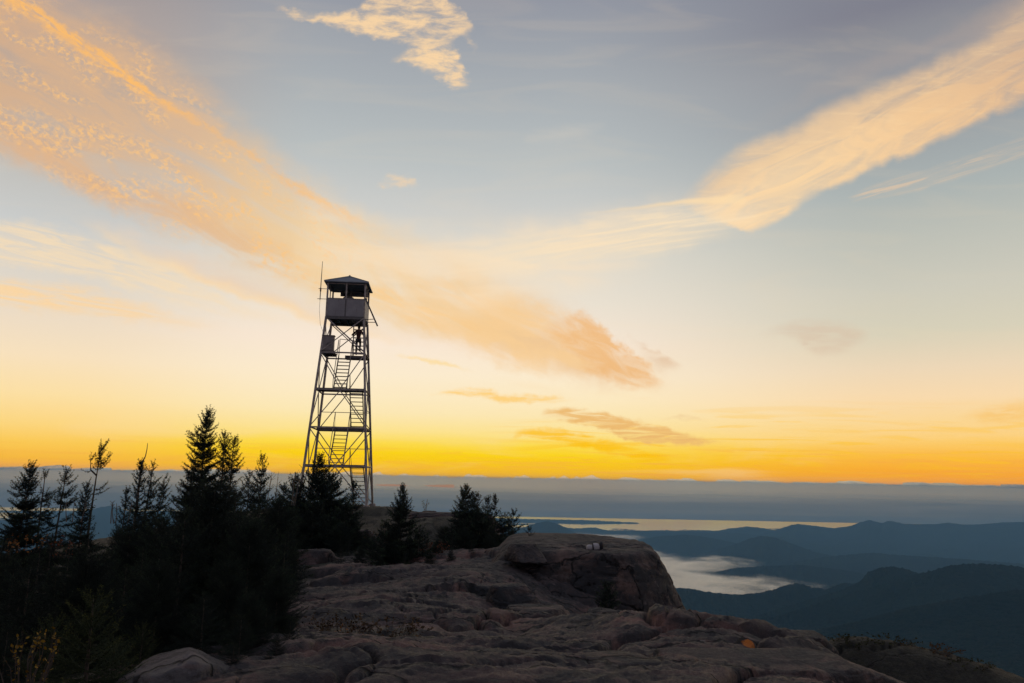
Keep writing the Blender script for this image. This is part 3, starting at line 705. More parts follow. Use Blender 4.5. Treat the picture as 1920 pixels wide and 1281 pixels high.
def far_land():
    az = np.concatenate([np.linspace(-62, -38, 60, endpoint=False), np.linspace(-38, 38, 1050, endpoint=False), np.linspace(38, 62, 61)])
    ys = np.exp(np.linspace(math.log(62), math.log(13100), 620))
    ys = np.sort(np.concatenate([ys] + [[r * .997, r, r * 1.003] for r, _, _ in RIDGES]))
    T, Yg = np.meshgrid(np.tan(np.radians(az)), ys)
    x = T * Yg; y = Yg
    z = far_z(x, y)
    # tree tops make the crests slightly ragged
    z = z + fbm(np.stack([x / (y * .004), y / 14, x * 0], -1), 2, 0.7) * np.minimum(7, y * 0.0020) * sstep(200, 1200, y)
    nr, na = x.shape; i = np.arange(nr * na).reshape(nr, na)
    f = np.stack([i[:-1, :-1], i[:-1, 1:], i[1:, 1:], i[1:, :-1]], -1).reshape(-1, 4)
    m, g, b = new_mat('forest_far')
    P = g.n.new('ShaderNodeNewGeometry').outputs['Position']
    c = g.mix(g.sm(0.35, 0.65, g.noise(P, 1 / 420, 5, 0.6)), (0.006, 0.018, 0.022), (0.012, 0.028, 0.030))
    c = g.mix(g.mul(g.sm(0.5, 0.7, g.noise(P, 1 / 60, 4, 0.7)), 0.6), c, (0.022, 0.028, 0.024))
    g.l.new(c, b.inputs['Base Color']); b.inputs['Roughness'].default_value = 0.95; b.inputs['Specular IOR Level'].default_value = 0.05
    bp = g.n.new('ShaderNodeBump'); bp.inputs['Strength'].default_value = 1.0; bp.inputs['Distance'].default_value = 14.0
    g.l.new(g.noise(P, 1 / 16, 3, 0.7), bp.inputs['Height']); g.l.new(bp.outputs[0], b.inputs['Normal'])
    tag(link('hills', np_mesh('hills', np.stack([x, y, z], -1).reshape(-1, 3), f, m)), kind='structure', label='wooded hills fading blue into haze below the summit')
    # ground behind the viewer, out of the picture, closes the sheet
    # lake
    m, g, b = new_mat('lake_water')
    P = g.n.new('ShaderNodeNewGeometry').outputs['Position']
    b.inputs['Base Color'].default_value = (1.0, 0.93, 0.88, 1); b.inputs['Metallic'].default_value = 1.0; b.inputs['IOR'].default_value = 1.33
    px_, py_, pz_ = g.sep(P)
    g.l.new(g.sm(0.42, 0.62, g.n2(px_, 1 / 3200, py_, 1 / 500, 3.0, 4, 0.6, 0.5), 0.02, 0.09), b.inputs['Roughness'])
    xs = np.linspace(-22000, 19500, 60); yl = np.linspace(9800, 13100, 40)
    X, Y2 = np.meshgrid(xs, yl); i = np.arange(X.size).reshape(X.shape)
    f = np.stack([i[:-1, :-1], i[:-1, 1:], i[1:, 1:], i[1:, :-1]], -1).reshape(-1, 4)
    tag(link('lake', np_mesh('lake', np.stack([X, Y2, X * 0 + ZW], -1).reshape(-1, 3), f, m)), kind='structure', label='pale lake far off below the cloud bank, mirroring the dusk sky')
far_land()

def mist(name, label, zf, pix, blur, nz, seed, cell=(260, 420), pad=200, res=(200, 240), layers=5, op=0.42):
    """fog lying in a valley: a low sheet with a gently lumpy top and a ragged edge that thins out"""
    def hit(px, py):
        d = ray(px, py); k = (zf - EYE[2]) / d[2]; return (EYE + d * k)[:2]
    poly = np.array([hit(*p) for p in pix])
    x0, y0 = poly.min(0) - pad; x1, y1 = poly.max(0) + pad; nx, ny = res
    X, Y = np.meshgrid(np.linspace(x0, x1, nx), np.linspace(y0, y1, ny))
    q = np.stack([X.ravel(), Y.ravel()], 1); dist = np.full(len(q), 1e9); ins = np.zeros(len(q), bool)
    for i in range(len(poly)):
        a, b = poly[i], poly[(i + 1) % len(poly)]; ab = b - a
        t = np.clip(((q - a) @ ab) / (ab @ ab), 0, 1); dist = np.minimum(dist, np.linalg.norm(q - a - t[:, None] * ab, axis=1))
        c = (a[1] > q[:, 1]) != (b[1] > q[:, 1]); ins ^= c & (q[:, 0] < (b[0] - a[0]) * (q[:, 1] - a[1]) / (b[1] - a[1] + 1e-9) + a[0])
    sd = np.where(ins, dist, -dist).reshape(X.shape)
    i = np.arange(X.size).reshape(X.shape)
    quads = np.stack([i[:-1, :-1], i[:-1, 1:], i[1:, 1:], i[1:, :-1]], -1).reshape(-1, 4)
    VV, FF, DD = [], [], []
    for k in range(layers):            # the pool thins upward: each layer lies higher and is more broken than the one below
        n = fbm(np.stack([X / cell[0] + .13 * k, Y / cell[1] + .07 * k, X * 0 + seed + .22 * k], -1), 5, .6)
        dens = sstep(-.5 * blur, blur, sd + nz * n - blur * (.16 * k - .32))
        Z = zf + (9 * k - 12) + 4 * fbm(np.stack([X / 300, Y / 500, X * 0 + 8 + k], -1), 3)
        f = quads[(dens.ravel()[quads] > 0.003).any(1)]
        VV.append(np.stack([X, Y, Z], -1).reshape(-1, 3)); FF.append(f + k * X.size); DD.append(dens.ravel())
    V_, f, dens = np.concatenate(VV), np.concatenate(FF), np.concatenate(DD)
    m, g, b = new_mat(name)
    at = g.n.new('ShaderNodeAttribute'); at.attribute_name = 'fog_amount'
    P = g.n.new('ShaderNodeNewGeometry').outputs['Position']; px_, py_, _ = g.sep(P)
    nn = g.n2(px_, 1.6 / cell[1], py_, 1.4 / cell[0], 2.0 + seed, 5, 0.6, 0.8)
    g.l.new(g.mul(g.sm(0.0, 1.0, g.add(at.outputs['Fac'], g.mul(g.sub(nn, 0.5), 1.3))), op), b.inputs['Alpha'])
    b.inputs['Base Color'].default_value = (1.0, 0.92, 0.84, 1); b.inputs['Roughness'].default_value = 0.26; b.inputs['Metallic'].default_value = 0.9
    me = np_mesh(name, V_, f, m)
    a = me.attributes.new('fog_amount', 'FLOAT', 'POINT'); a.data.foreach_set('value', dens.astype(np.float32))
    tag(link(name, me), kind='stuff', label=label)
mist('valley_fog', 'pale pool of fog lying in the side valley beyond the ledge', -472.0,
     [(1150, 1038), (1222, 1040), (1256, 1042), (1280, 1050), (1325, 1050), (1350, 1046), (1368, 1051), (1380, 1060), (1356, 1066), (1334, 1072), (1366, 1078), (1424, 1087), (1450, 1092), (1470, 1098), (1468, 1108), (1420, 1118), (1370, 1124), (1280, 1124), (1150, 1112)], 330.0, 230.0, 3)
mist('fog_streak', 'thin pale streak of fog between the pointed blue hill and the ridge behind it', pt(1140, 1006, 8300)[2],
     [(1085, 1001), (1130, 1003), (1185, 1004), (1190, 1010), (1140, 1011), (1095, 1010)], 260.0, 200.0, 5, cell=(500, 500), pad=300, res=(120, 120), layers=3)

def cloud_bank():
    """layer of low cloud beyond the lake, lumpy along its far rim"""
    xs = np.linspace(-75000, 75000, 1700); t = np.linspace(0, 1, 330)
    ys = 13700 + 50900 * t ** 1.6
    X, Y = np.meshgrid(xs, ys)
    k = Y / ys[-1]; X = X * (0.30 + 0.70 * k)
    zn = pt(1100, 964, 13700)[2]; zf = pt(960, 899, 64600)[2]
    s = (Y - 13700) / 50900
    Z = zn + (zf - zn) * s ** 0.8
    lump = fbm(np.stack([X / 2600, Y / 5200, X * 0 + 5], -1), 5, 0.55)
    roll = fbm(np.stack([X / 14000, Y / 9000, X * 0 + 15], -1), 3)
    Z += (lump * 70 + roll * 90) * (0.25 + 0.75 * s)
    rim = sstep(0.86, 0.97, s)
    bump = np.maximum(0, 0.30 + 1.25 * fbm(np.stack([X / 1900, Y / 60000, X * 0 + 25], -1), 3, 0.5) + 0.8 * fbm(np.stack([X / 640, Y / 60000, X * 0 + 2], -1), 3))
    Z += rim * (np.minimum(bump, 1.1) * 330 + 55)
    # near edge sinks to the lake, ragged
    Z -= (1 - sstep(0, 0.02, s)) * 90
    V = np.stack([X, Y, Z], -1).reshape(-1, 3)
    i = np.arange(X.size).reshape(X.shape)
    f = np.stack([i[:-1, :-1], i[:-1, 1:], i[1:, 1:], i[1:, :-1]], -1).reshape(-1, 4)
    # a narrow rift in the bank, where the red glow under the horizon shows through
    Uc = F * X / Y; Vc = F * Z / Y
    (u0, v0), (u1, v1), (u2, v2), (u3, v3) = uv(703, 909.5), uv(768, 910.0), uv(794, 910.5), uv(853, 911.5)
    vl = np.interp(Uc, [u0, u3], [v0, v3]); th = np.where(Uc < (u1 + u2) / 2, 2.0 * np.sin(np.pi * np.clip((Uc - u0) / (u1 - u0), 0, 1)) ** .5, 3.2 * np.clip((Uc - u2) / (u3 - u2), 0, 1) ** .5 * (Uc < u3))
    hole = (np.abs(Vc - vl) < th).ravel(); f = f[~hole[f].all(1)]
    m, g, b = new_mat('cloud_grey')
    P = g.n.new('ShaderNodeNewGeometry').outputs['Position']; px_, py_, _ = g.sep(P)
    n = g.n2(px_, 1 / 7000, py_, 1 / 2200, 7.0, 5, 0.6, 0.5)
    cn = g.mix(g.sm(0.35, 0.65, n), (0.26, 0.29, 0.27), (0.36, 0.37, 0.34)); cf = g.mix(g.sm(0.35, 0.65, n), (0.46, 0.37, 0.31), (0.58, 0.47, 0.38))  # far rim tinted paler and warmer: the low glow put into the colour
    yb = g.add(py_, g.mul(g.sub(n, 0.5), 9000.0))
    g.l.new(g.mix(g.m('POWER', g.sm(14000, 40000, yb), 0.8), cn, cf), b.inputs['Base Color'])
    b.inputs['Roughness'].default_value = 1.0; b.inputs['Specular IOR Level'].default_value = 0.0
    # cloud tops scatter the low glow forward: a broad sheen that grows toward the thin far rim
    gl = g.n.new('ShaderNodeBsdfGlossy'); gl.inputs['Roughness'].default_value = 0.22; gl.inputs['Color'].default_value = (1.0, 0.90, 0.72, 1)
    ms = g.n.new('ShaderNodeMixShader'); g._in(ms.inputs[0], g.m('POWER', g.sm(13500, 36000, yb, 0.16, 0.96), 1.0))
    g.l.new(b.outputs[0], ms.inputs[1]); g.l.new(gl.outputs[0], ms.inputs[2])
    g.l.new(ms.outputs[0], next(n_ for n_ in g.n if n_.type == 'OUTPUT_MATERIAL').inputs['Surface'])
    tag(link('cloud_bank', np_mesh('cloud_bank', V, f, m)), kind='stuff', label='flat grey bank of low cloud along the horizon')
cloud_bank()

def haze():
    mb = MB(); mb.box((-42000, -3000, ZW - 120), (42000, 13250, 16.5))
    m = bpy.data.materials.new('haze'); m.use_nodes = True; nt = m.node_tree; nt.nodes.clear()
    o = nt.nodes.new('ShaderNodeOutputMaterial'); v = nt.nodes.new('ShaderNodeVolumePrincipled')
    v.inputs['Density'].default_value = HAZE_D; v.inputs['Color'].default_value = (*HAZE_C, 1); v.inputs['Anisotropy'].default_value = 0.1
    nt.links.new(v.outputs[0], o.inputs['Volume'])
    ob = mb.build('haze', m); tag(ob, kind='stuff', label='thin blue dusk haze filling the valleys')
HAZE_D = 9.4e-5; HAZE_C = (0.34, 0.69, 1.0)
haze()

# ------------------------------------------------------------------ FIRE TOWER
def weathered_sheet():
    m, g, b = new_mat('weathered_sheet')
    tc = g.n.new('ShaderNodeTexCoord').outputs['Object']; x, y, z = g.sep(tc)
    c = g.mix(g.sm(0.35, 0.7, g.noise(tc, 1.6, 4, 0.6)), (0.31, 0.295, 0.31), (0.385, 0.365, 0.375))
    st = g.noise(g.xyz(g.mul(x, 14.0), g.mul(y, 14.0), g.mul(z, 0.9)), 1.0, 4, 0.6)
    c = g.mix(g.mul(g.sm(0.56, 0.72, st), 0.6), c, (0.17, 0.12, 0.10))
    c = g.mix(g.mul(g.sm(0.64, 0.72, g.noise(tc, 7.0, 4, 0.7)), 0.6), c, (0.20, 0.11, 0.07))
    g.l.new(c, b.inputs['Base Color']); b.inputs['Roughness'].default_value = 0.55; b.inputs['Metallic'].default_value = 0.1
    return m

def tower():
    BX, BY, BZ, H, W0, W5, TH = -9.6697, 44.4064, -0.004, 2.1155, 3.63, 2.13, 0.0865
    steel = simple('galvanised_steel', (0.42, 0.37, 0.345), 0.5, 0.35, 0.35, 5)
    dark = simple('dark_steel', (0.16, 0.15, 0.15), 0.6, 0.3, 0.2, 9)
    sheet = weathered_sheet()
    roofm = simple('roof_sheet', (0.20, 0.22, 0.25), 0.5, 0.3, 0.2, 3)
    wood = simple('tread_wood', (0.20, 0.17, 0.15), 0.85, 0.0, 0.3, 8)
    conc = simple('concrete', (0.34, 0.31, 0.29), 0.9, 0.0, 0.2, 6)
    boxm = simple('cabinet_paint', (0.30, 0.26, 0.25), 0.6, 0.1, 0.15, 5)
    root = empty('fire_tower', (BX, BY, BZ), TH)
    tag(root, 'tall steel lattice fire tower with roofed lookout cab standing on the rock knoll', 'fire tower', kind='thing')
    w = lambda l: W0 + (W5 - W0) * l / 5.0
    def c(sx, sy, l):
        return Vector((sx * w(l) / 2, sy * w(l) / 2, H * l))
    Ln = lambda a, b, t: a + (b - a) * t
    cors = [(-1, -1), (1, -1), (1, 1), (-1, 1)]
    ztop = 5 + 1.90 / H
    for sx, sy in cors:
        mb = MB(); mb.angle(c(sx, sy, 0) + Vector((0, 0, .02)), c(sx, sy, 5), 0.12, 0.03); mb.box((sx * W0 / 2 - .16, sy * W0 / 2 - .16, -.02), (sx * W0 / 2 + .16, sy * W0 / 2 + .16, .03))
        lg = mb.build('leg', steel, root)
        mb = MB(); mb.bar((sx * W0 / 2, sy * W0 / 2, -.75), (sx * W0 / 2, sy * W0 / 2, -.022), .5, .5, w2=.36); mb.build('footing', conc, lg)
    # girts at each landing level
    for l in range(1, 5):
        for k in range(4):
            a, b = c(*cors[k], l), c(*cors[(k + 1) % 4], l); dv = (b - a).normalized() * 0.062
            mb = MB(); mb.angle(a + dv, b - dv, 0.085, 0.02); mb.build('girt', steel, root)
    # bracing: chevrons on the lower panels, crosses under the cab
    for k in range(4):
        p, q = cors[k], cors[(k + 1) % 4]
        for l in range(5):
            a0, b0, a1, b1 = c(*p, l), c(*q, l), c(*p, l + 1), c(*q, l + 1)
            off = ((a0 + b0) / 2); off = Vector((off.x, off.y, 0)).normalized() * 0.028
            up = Vector((0, 0, .05))
            if l in (0, 2): segs = [(Ln(a1, b1, .5) - up, Ln(a0, a1, .02)), (Ln(a1, b1, .5) - up, Ln(b0, b1, .02))]
            elif l in (1, 3): segs = [(Ln(a0, b0, .5) + up, Ln(a0, a1, .97)), (Ln(a0, b0, .5) + up, Ln(b0, b1, .97))]
            else: segs = [(Ln(a0, a1, .03), Ln(b0, b1, .97)), (Ln(b0, b1, .03), Ln(a0, a1, .97))]
            for i, (s_, e_) in enumerate(segs):
                o2 = off * (1 if i == 0 or l < 4 else -1)
                wd = 0.075 if (l == 4 and k == 0 and i == 1) else 0.052
                mb = MB(); mb.bar(s_ + o2, e_ + o2, wd, 0.022); mb.build('brace', steel, root)
        if k in (2, 1):
            for l in (1.5, 2.5):
                a, b = c(*p, l), c(*q, l); mb = MB(); mb.bar(a, b, 0.035, 0.02); mb.build('tie_rod', steel, root)
    # landings: alternately on the front and the rear
    def landing(l, y0, y1, x0=-.97, x1=.97, hole=None):
        hw = w(l) / 2; z = H * l
        mb = MB()
        y0, y1 = y0 * hw, y1 * hw; n = max(3, int((y1 - y0) / 0.16))
        for i in range(n):
            ya = y0 + (y1 - y0) * i / n
            mb.box((x0 * hw, ya, z + .045), (x1 * hw, ya + (y1 - y0) / n - .012, z + .085))
        ld = mb.build('landing', wood, root)
        mb = MB()
        for yy in (y0 + .04, y1 - .04):
            mb = MB(); mb.box((x0 * hw, yy - .03, z - .075), (x1 * hw, yy + .03, z + .042)); mb.build('joist', dark, ld)
    landing(1, -.97, -.45); landing(2, .35, .97); landing(3, -.97, -.45); landing(4, .30, .97, -.05, .97); landing(4, -.97, .05, -.97, -.42)
    # stairs
    def stair(z0, z1, xa, xb, ya, yb, wd, n, rails=1.0):
        st = empty('staircase'); st.parent = root
        p0, p1 = Vector((xa, ya, z0)), Vector((xb, yb, z1)); dv = (p1 - p0).normalized()
        for sx in (-1, 1):
            o = Vector((sx * wd / 2, 0, 0)); mb = MB(); mb.bar(p0 + o, p1 + o + dv * .05, .05, .13); mb.build('stringer', dark, st)
            if rails:
                q0 = p0 + Vector((sx * (wd / 2 + .05), 0, .55)); q1 = p1 + Vector((sx * (wd / 2 + .05), 0, rails))
                mb = MB(); mb.tube([q0 - Vector((0, 0, .5)), q0, Ln(q0, q1, .5), q1, q1 + Vector((0, .02, -rails + .08))], .021, 6); mb.build('handrail', steel, st)
        for i in range(n):
            t = (i + .5) / n; q = Ln(p0, p1, t)
            mb = MB(); mb.box((q.x - wd / 2 + .026, q.y - .085, q.z - .018), (q.x + wd / 2 - .026, q.y + .085, q.z + .018)); mb.build('tread', wood, st)
        return st
    stair(0.03, H, 1.20, 1.05, 1.05, -.55, .74, 9)
    stair(H + .09, 2 * H, -.08, -.02, -.72, .50, .74, 9)
    stair(2 * H + .09, 3 * H, .84, .80, .70, -.50, .72, 9)
    stair(3 * H + .09, 4 * H, -.12, -.08, -.62, .42, .70, 9)
    stair(4 * H + .09, 5 * H + .1, .70, .66, .50, .30, .62, 9, 0)
    # guard rail on the fourth landing
    mb = MB()
    hw = w(4) / 2; z4 = 4 * H + .09
    mb.tube([(-.42, .5, z4), (-.42, .5, z4 + .98)], .02, 6); mb.tube([(.32, .5, z4), (.32, .5, z4 + .85)], .02, 6); mb.tube([(-.42, .5, z4 + .98), (.9, .5, z4 + .86)], .018, 6)
    mb.build('guard_rail', steel, root)
    # cab
    z5 = 5 * H; h = W5 / 2
    cab = empty('lookout_cab', (0, 0, z5)); cab.parent = root
    mb = MB()
    mb.box((-h + .02, -h + .02, -.02), (.36, h - .02, .03)); mb.box((.362, -h + .02, -.02), (h - .02, -.10, .03)); mb.box((.362, .68, -.02), (h - .02, h - .02, .03))
    for xx in (-.9, -.45, 0, .33): mb.box((xx - .03, -h + .03, -.14), (xx + .03, h - .03, -.022))
    mb.box((-h + .02, -h - .03, -.16), (h - .02, -h + .018, .0)); mb.box((-h + .02, h - .018, -.16), (h - .02, h + .03, .0))
    mb.build('cab_floor', dark, cab)
    wh = 1.02
    for (lo, hi) in (((-h - .012, -h - .035, .01), (h + .012, -h - .012, wh)), ((-h - .012, h + .012, .01), (h + .012, h + .035, wh)), ((-h - .035, -h - .008, .01), (-h - .014, h + .008, wh)), ((h + .014, -h - .008, .01), (h + .035, h + .008, wh))):
        mb = MB(); mb.box(lo, hi)
        if hi[0] - lo[0] > 1:     # seam cover strip in the middle and a top rail
            yy = lo[1] if lo[1] < 0 else hi[1]; sg = -1 if yy < 0 else 1
            mb.box((lo[0], min(yy, yy + sg * .02), wh + .001), (hi[0], max(yy, yy + sg * .02) , wh + .04))
        mb.build('cab_wall', sheet, cab)
        if hi[0] - lo[0] > 1:
            mb = MB(); mb.box((-.035, min(yy, yy + sg * .016), .012), (.035, max(yy, yy + sg * .016), wh - .004)); mb.build('seam_strip', dark, cab)
    zr = 2.02
    for (x, y, t) in ((-h, -h, .09), (h, -h, .09), (h, h, .09), (-h, h, .09), (0, -h, .075), (0, h, .06), (-h, 0, .05), (h, 0, .05)):
        mb = MB(); mb.box((x - t / 2, y - t / 2, .035), (x + t / 2, y + t / 2, zr)); mb.build('window_post', steel, cab)
    for (a, b) in (((-h, -h), (h, -h)), ((h, -h), (h, h)), ((h, h), (-h, h)), ((-h, h), (-h, -h))):
        mb = MB(); dv = (Vector((b[0], b[1], 0)) - Vector((a[0], a[1], 0))).normalized() * .05
        mb.bar(Vector((a[0], a[1], zr - .10)) + dv, Vector((b[0], b[1], zr - .10)) - dv, .05, .06); mb.build('window_header', steel, cab)
    # dark board added for the dim roof underside and rear header; small pale box
    mb = MB(); mb.box((-.62, h - .02, 1.66), (h - .05, h + .012, zr - .04)); mb.build('roof_shade_board', dark, cab)
    mb = MB(); mb.box((-.82, h - .6, zr - .16), (-.5, h - .5, zr - .10)); mb.build('pale_box', sheet, cab)
    # roof: low pyramid with eaves, ribs and apex cap
    e = h + .20; ap = 0.62
    mb = MB()
    mb.quadset([(-e, -e, zr), (e, -e, zr), (e, e, zr), (-e, e, zr), (0, 0, zr + ap), (-e, -e, zr - .05), (e, -e, zr - .05), (e, e, zr - .05), (-e, e, zr - .05)],
               [(0, 1, 4), (1, 2, 4), (2, 3, 4), (3, 0, 4), (8, 7, 6, 5), (5, 6, 1, 0), (6, 7, 2, 1), (7, 8, 3, 2), (8, 5, 0, 3)])
    rf = mb.build('cab_roof', roofm, cab)
    mb = MB()
    for sx, sy in cors: mb.bar((sx * e, sy * e, zr + .01), (0, 0, zr + ap + .01), .05, .03)
    mb.bar((0, 0, zr + ap - .05), (0, 0, zr + ap + .07), .10, .10, 8); mb.build('hip_flashing', roofm, cab)
    # outrigger bar on the right front corner
    mb = MB()
    mb.bar((h + .03, -h - .05, 1.10), (h + .80, -h - .02, -.50), .085, .06); mb.bar((h + .02, -h, -.14), (h + .58, -h - .02, -.10), .035, .035); mb.bar((h + .02, -h, -.30), (h + .68, -h - .02, -.28), .035, .035)
    mb.build('outrigger', dark, cab)
    # antenna mast on the left, with two brackets and its cable
    mb = MB(); mb.tube([(-h - .40, -h, -.02 + .95), (-h - .40, -h, 1.9), (-h - .39, -h, 3.2)], [.026, .024, .013], 6); mb.tube([(-h - .40, -h, 1.42), (-h - .40, -h, 1.62)], .042, 6)
    an = mb.build('antenna', dark, root); an.location = (0, 0, z5)
    mb = MB(); mb.bar((-h - .04, -h, 1.58), (-h - .52, -h, 1.58), .028, .028); mb.build('bracket', steel, an); mb = MB(); mb.bar((-h - .04, -h, .98), (-h - .55, -h, .98), .028, .028); mb.build('bracket', steel, an)
    mb = MB(); mb.tube([(-h - .40, -h, .93), (-h - .40, -h, .3), (-h - .30, -h, -.5), (-h - .10, -h, -1.0), (-w(4.4) / 2, -w(4.4) / 2, -1.35)], .009, 5); mb.build('cable', dark, an)
    # equipment cabinet on the fourth landing
    hw = w(4) / 2; zc = 4 * H + .095
    mb = MB(); mb.box((-hw + .04, -hw + .03, zc), (-hw + .68, -hw + .42, zc + .86)); mb.box((-hw + .0, -hw - .01, zc + .862), (-hw + .72, -hw + .46, zc + .885))
    cb = mb.build('equipment_cabinet', boxm, root)
    mb = MB(); mb.box((-hw + .09, -hw + .014, zc + .05), (-hw + .63, -hw + .028, zc + .81)); dr = mb.build('cabinet_door', boxm, cb)
    mb = MB()   # dark scrawled mark on its door
    z0 = zc + .30; x0 = -hw + .25; y0 = -hw + .008
    for a, b in (((.02, .0), (.10, .14)), ((.10, .14), (.24, .15)), ((.24, .15), (.24, -.02)), ((.05, .05), (.2, .06)), ((.12, .12), (.14, .03)), ((.24, .15), (.30, .19))):
        mb.bar((x0 + a[0], y0, z0 + a[1]), (x0 + b[0], y0, z0 + b[1]), .035, .008)
    mb.build('painted_mark', dark, cb)
    # map table inside the cab
    t = empty('map_table', (BX, BY, BZ + z5 + .03)); tag(t, 'round fire-finder map table standing inside the lookout cab', 'map table')
    mb = MB(); mb.tube([(0, 0, 0), (0, 0, 1.16)], .05, 10); mb.tube([(0, 0, 0), (0, 0, .03)], .22, 14); mb.build('pedestal', dark, t)
    mb = MB(); mb.tube([(0, 0, 1.161), (0, 0, 1.24), (0, 0, 1.31), (0, 0, 1.35)], [.26, .31, .31, .25], 28); mb.build('table_top', dark, t, smooth=False)
    return root, dict(H=H, w=w, M=Matrix.Translation((BX, BY, BZ)) @ Matrix.Rotation(TH, 4, 'Z'))
TOWER, TW = tower()

# ------------------------------------------------------------------ PERSON on the top ladder
def skin_mesh(name, pts, edges, radii, mat, parent=None, root=0, sub=2):
    me = bpy.data.meshes.new(name); me.from_pydata([tuple(p) for p in pts], edges, []); me.materials.append(mat)
    o = link(name, me, parent)
    o.modifiers.new('skin', 'SKIN'); o.modifiers['skin'].use_smooth_shade = True
    for v, r in zip(me.skin_vertices[0].data, radii): v.radius = (r, r) if not hasattr(r, '__len__') else r
    me.skin_vertices[0].data[root].use_root = True
    s = o.modifiers.new('sub', 'SUBSURF'); s.levels = sub; s.render_levels = sub
    return o

def person():
    skin = simple('skin', (0.42, 0.26, 0.19), 0.55); jacket = simple('jacket_cloth', (0.085, 0.030, 0.030), 0.9); trou = simple('trouser_cloth', (0.035, 0.032, 0.035), 0.9)
    hair = simple('hair', (0.03, 0.02, 0.015), 0.8); boot = simple('boot_leather', (0.05, 0.035, 0.025), 0.7)
    H = TW['H']
    root = empty('person'); root.matrix_world = TW['M'] @ Matrix.Translation((0.69, 0.13, 4 * H + 0.115))
    tag(root, 'person in dark reddish jacket and dark trousers climbing the ladder below the lookout cab', 'person')
    # standing on the rungs, facing the ladder (+y), right knee raised, hands on the side rails
    P = dict(pel=(0, 0, .88), sp=(0, .01, 1.08), ch=(0, .02, 1.30), nk=(0, .03, 1.47), hd=(0.0, .05, 1.60), tp=(0, .05, 1.70),
             lh=(-.09, 0, .84), lk=(-.10, .07, .46), la=(-.10, .04, .08), lt=(-.10, .20, .03), rh=(.09, 0, .84), rk=(.09, .26, .66), ra=(.08, .16, .30), rt=(.08, .30, .26),
             ls=(-.155, .03, 1.39), le=(-.40, .05, 1.15), lw=(-.33, .24, 1.20), rs=(.155, .03, 1.39), re=(.30, .05, 1.14), rw=(.30, .26, 1.22))
    k = list(P); ix = {n: i for i, n in enumerate(k)}
    E_ = [('pel', 'sp'), ('sp', 'ch'), ('ch', 'nk'), ('nk', 'hd'), ('hd', 'tp'), ('pel', 'lh'), ('lh', 'lk'), ('lk', 'la'), ('la', 'lt'), ('pel', 'rh'), ('rh', 'rk'), ('rk', 'ra'), ('ra', 'rt'),
          ('ch', 'ls'), ('ls', 'le'), ('le', 'lw'), ('ch', 'rs'), ('rs', 're'), ('re', 'rw')]
    Rr = dict(pel=.10, sp=.09, ch=.10, nk=.055, hd=.095, tp=.078, lh=.07, lk=.05, la=.036, lt=.03, rh=.07, rk=.05, ra=.036, rt=.03, ls=.045, le=.036, lw=.027, rs=.045, re=.038, rw=.027)
    pts = [P[n] for n in k]; rr = [Rr[n] for n in k]
    ed = [(ix[a], ix[b]) for a, b in E_]
    # hands: four fingers hooked round the rail and a thumb
    for sgn, wn in ((-1, 'lw'), (1, 'rw')):
        wv = Vector(P[wn]); i0 = len(pts); pts.append(tuple(wv + Vector((0, .07, .02)))); rr.append((.036, .018)); ed.append((ix[wn], i0))
        for f in range(4):
            a = wv + Vector((.0, .12, .045 - f * .02)); b_ = a + Vector((-sgn * .03, .035, 0)); c_ = b_ + Vector((-sgn * .025, -.02 - .004 * f, 0))
            j = len(pts); pts += [tuple(a), tuple(b_), tuple(c_)]; rr += [.010, .009, .008]; ed += [(i0, j), (j, j + 1), (j + 1, j + 2)]
        a = wv + Vector((-sgn * .03, .06, .03)); b_ = a + Vector((-sgn * .015, .05, .012)); j = len(pts); pts += [tuple(a), tuple(b_)]; rr += [.011, .009]; ed += [(i0, j), (j, j + 1)]
    body = skin_mesh('body', pts, ed, rr, skin, root)
    tk = ['sp', 'pel', 'ch', 'nk2', 'ls', 'le', 'lw2', 'rs', 're', 'rw2']
    Q = dict(P); Q['nk2'] = (0, .025, 1.45); Q['lw2'] = tuple(Vector(P['le']).lerp(Vector(P['lw']), .85)); Q['rw2'] = tuple(Vector(P['re']).lerp(Vector(P['rw']), .85)); Q['pel'] = (0, 0, .86)
    jr = dict(sp=.115, pel=.125, ch=.125, nk2=.07, ls=.066, le=.052, lw2=.042, rs=.066, re=.052, rw2=.042); ji = {n: i for i, n in enumerate(tk)}
    skin_mesh('jacket', [Q[n] for n in tk], [(ji[a], ji[b]) for a, b in (('pel', 'sp'), ('sp', 'ch'), ('ch', 'nk2'), ('ch', 'ls'), ('ls', 'le'), ('le', 'lw2'), ('ch', 'rs'), ('rs', 're'), ('re', 'rw2'))], [jr[n] for n in tk], jacket, root)
    lk = ['pel', 'lh', 'lk', 'la', 'rh', 'rk', 'ra']; li = {n: i for i, n in enumerate(lk)}; lr = dict(pel=.118, lh=.088, lk=.066, la=.055, rh=.088, rk=.066, ra=.055)
    skin_mesh('trousers', [P[n] for n in lk], [(li[a], li[b]) for a, b in (('pel', 'lh'), ('lh', 'lk'), ('lk', 'la'), ('pel', 'rh'), ('rh', 'rk'), ('rk', 'ra'))], [lr[n] for n in lk], trou, root)
    for a, b in (('la', 'lt'), ('ra', 'rt')):
        A_, B_ = Vector(P[a]), Vector(P[b]); skin_mesh('boot', [A_ + Vector((0, -.02, .06)), A_ + Vector((0, -.01, -.02)), A_.lerp(B_, .6) + Vector((0, 0, -.01)), B_], [(0, 1), (1, 2), (2, 3)], [.056, .054, .048, .04], boot, root)
    skin_mesh('hair', [(0, .015, 1.52), (0, .02, 1.62), (0, .04, 1.72)], [(0, 1), (1, 2)], [.062, .098, .07], hair, root)
person()

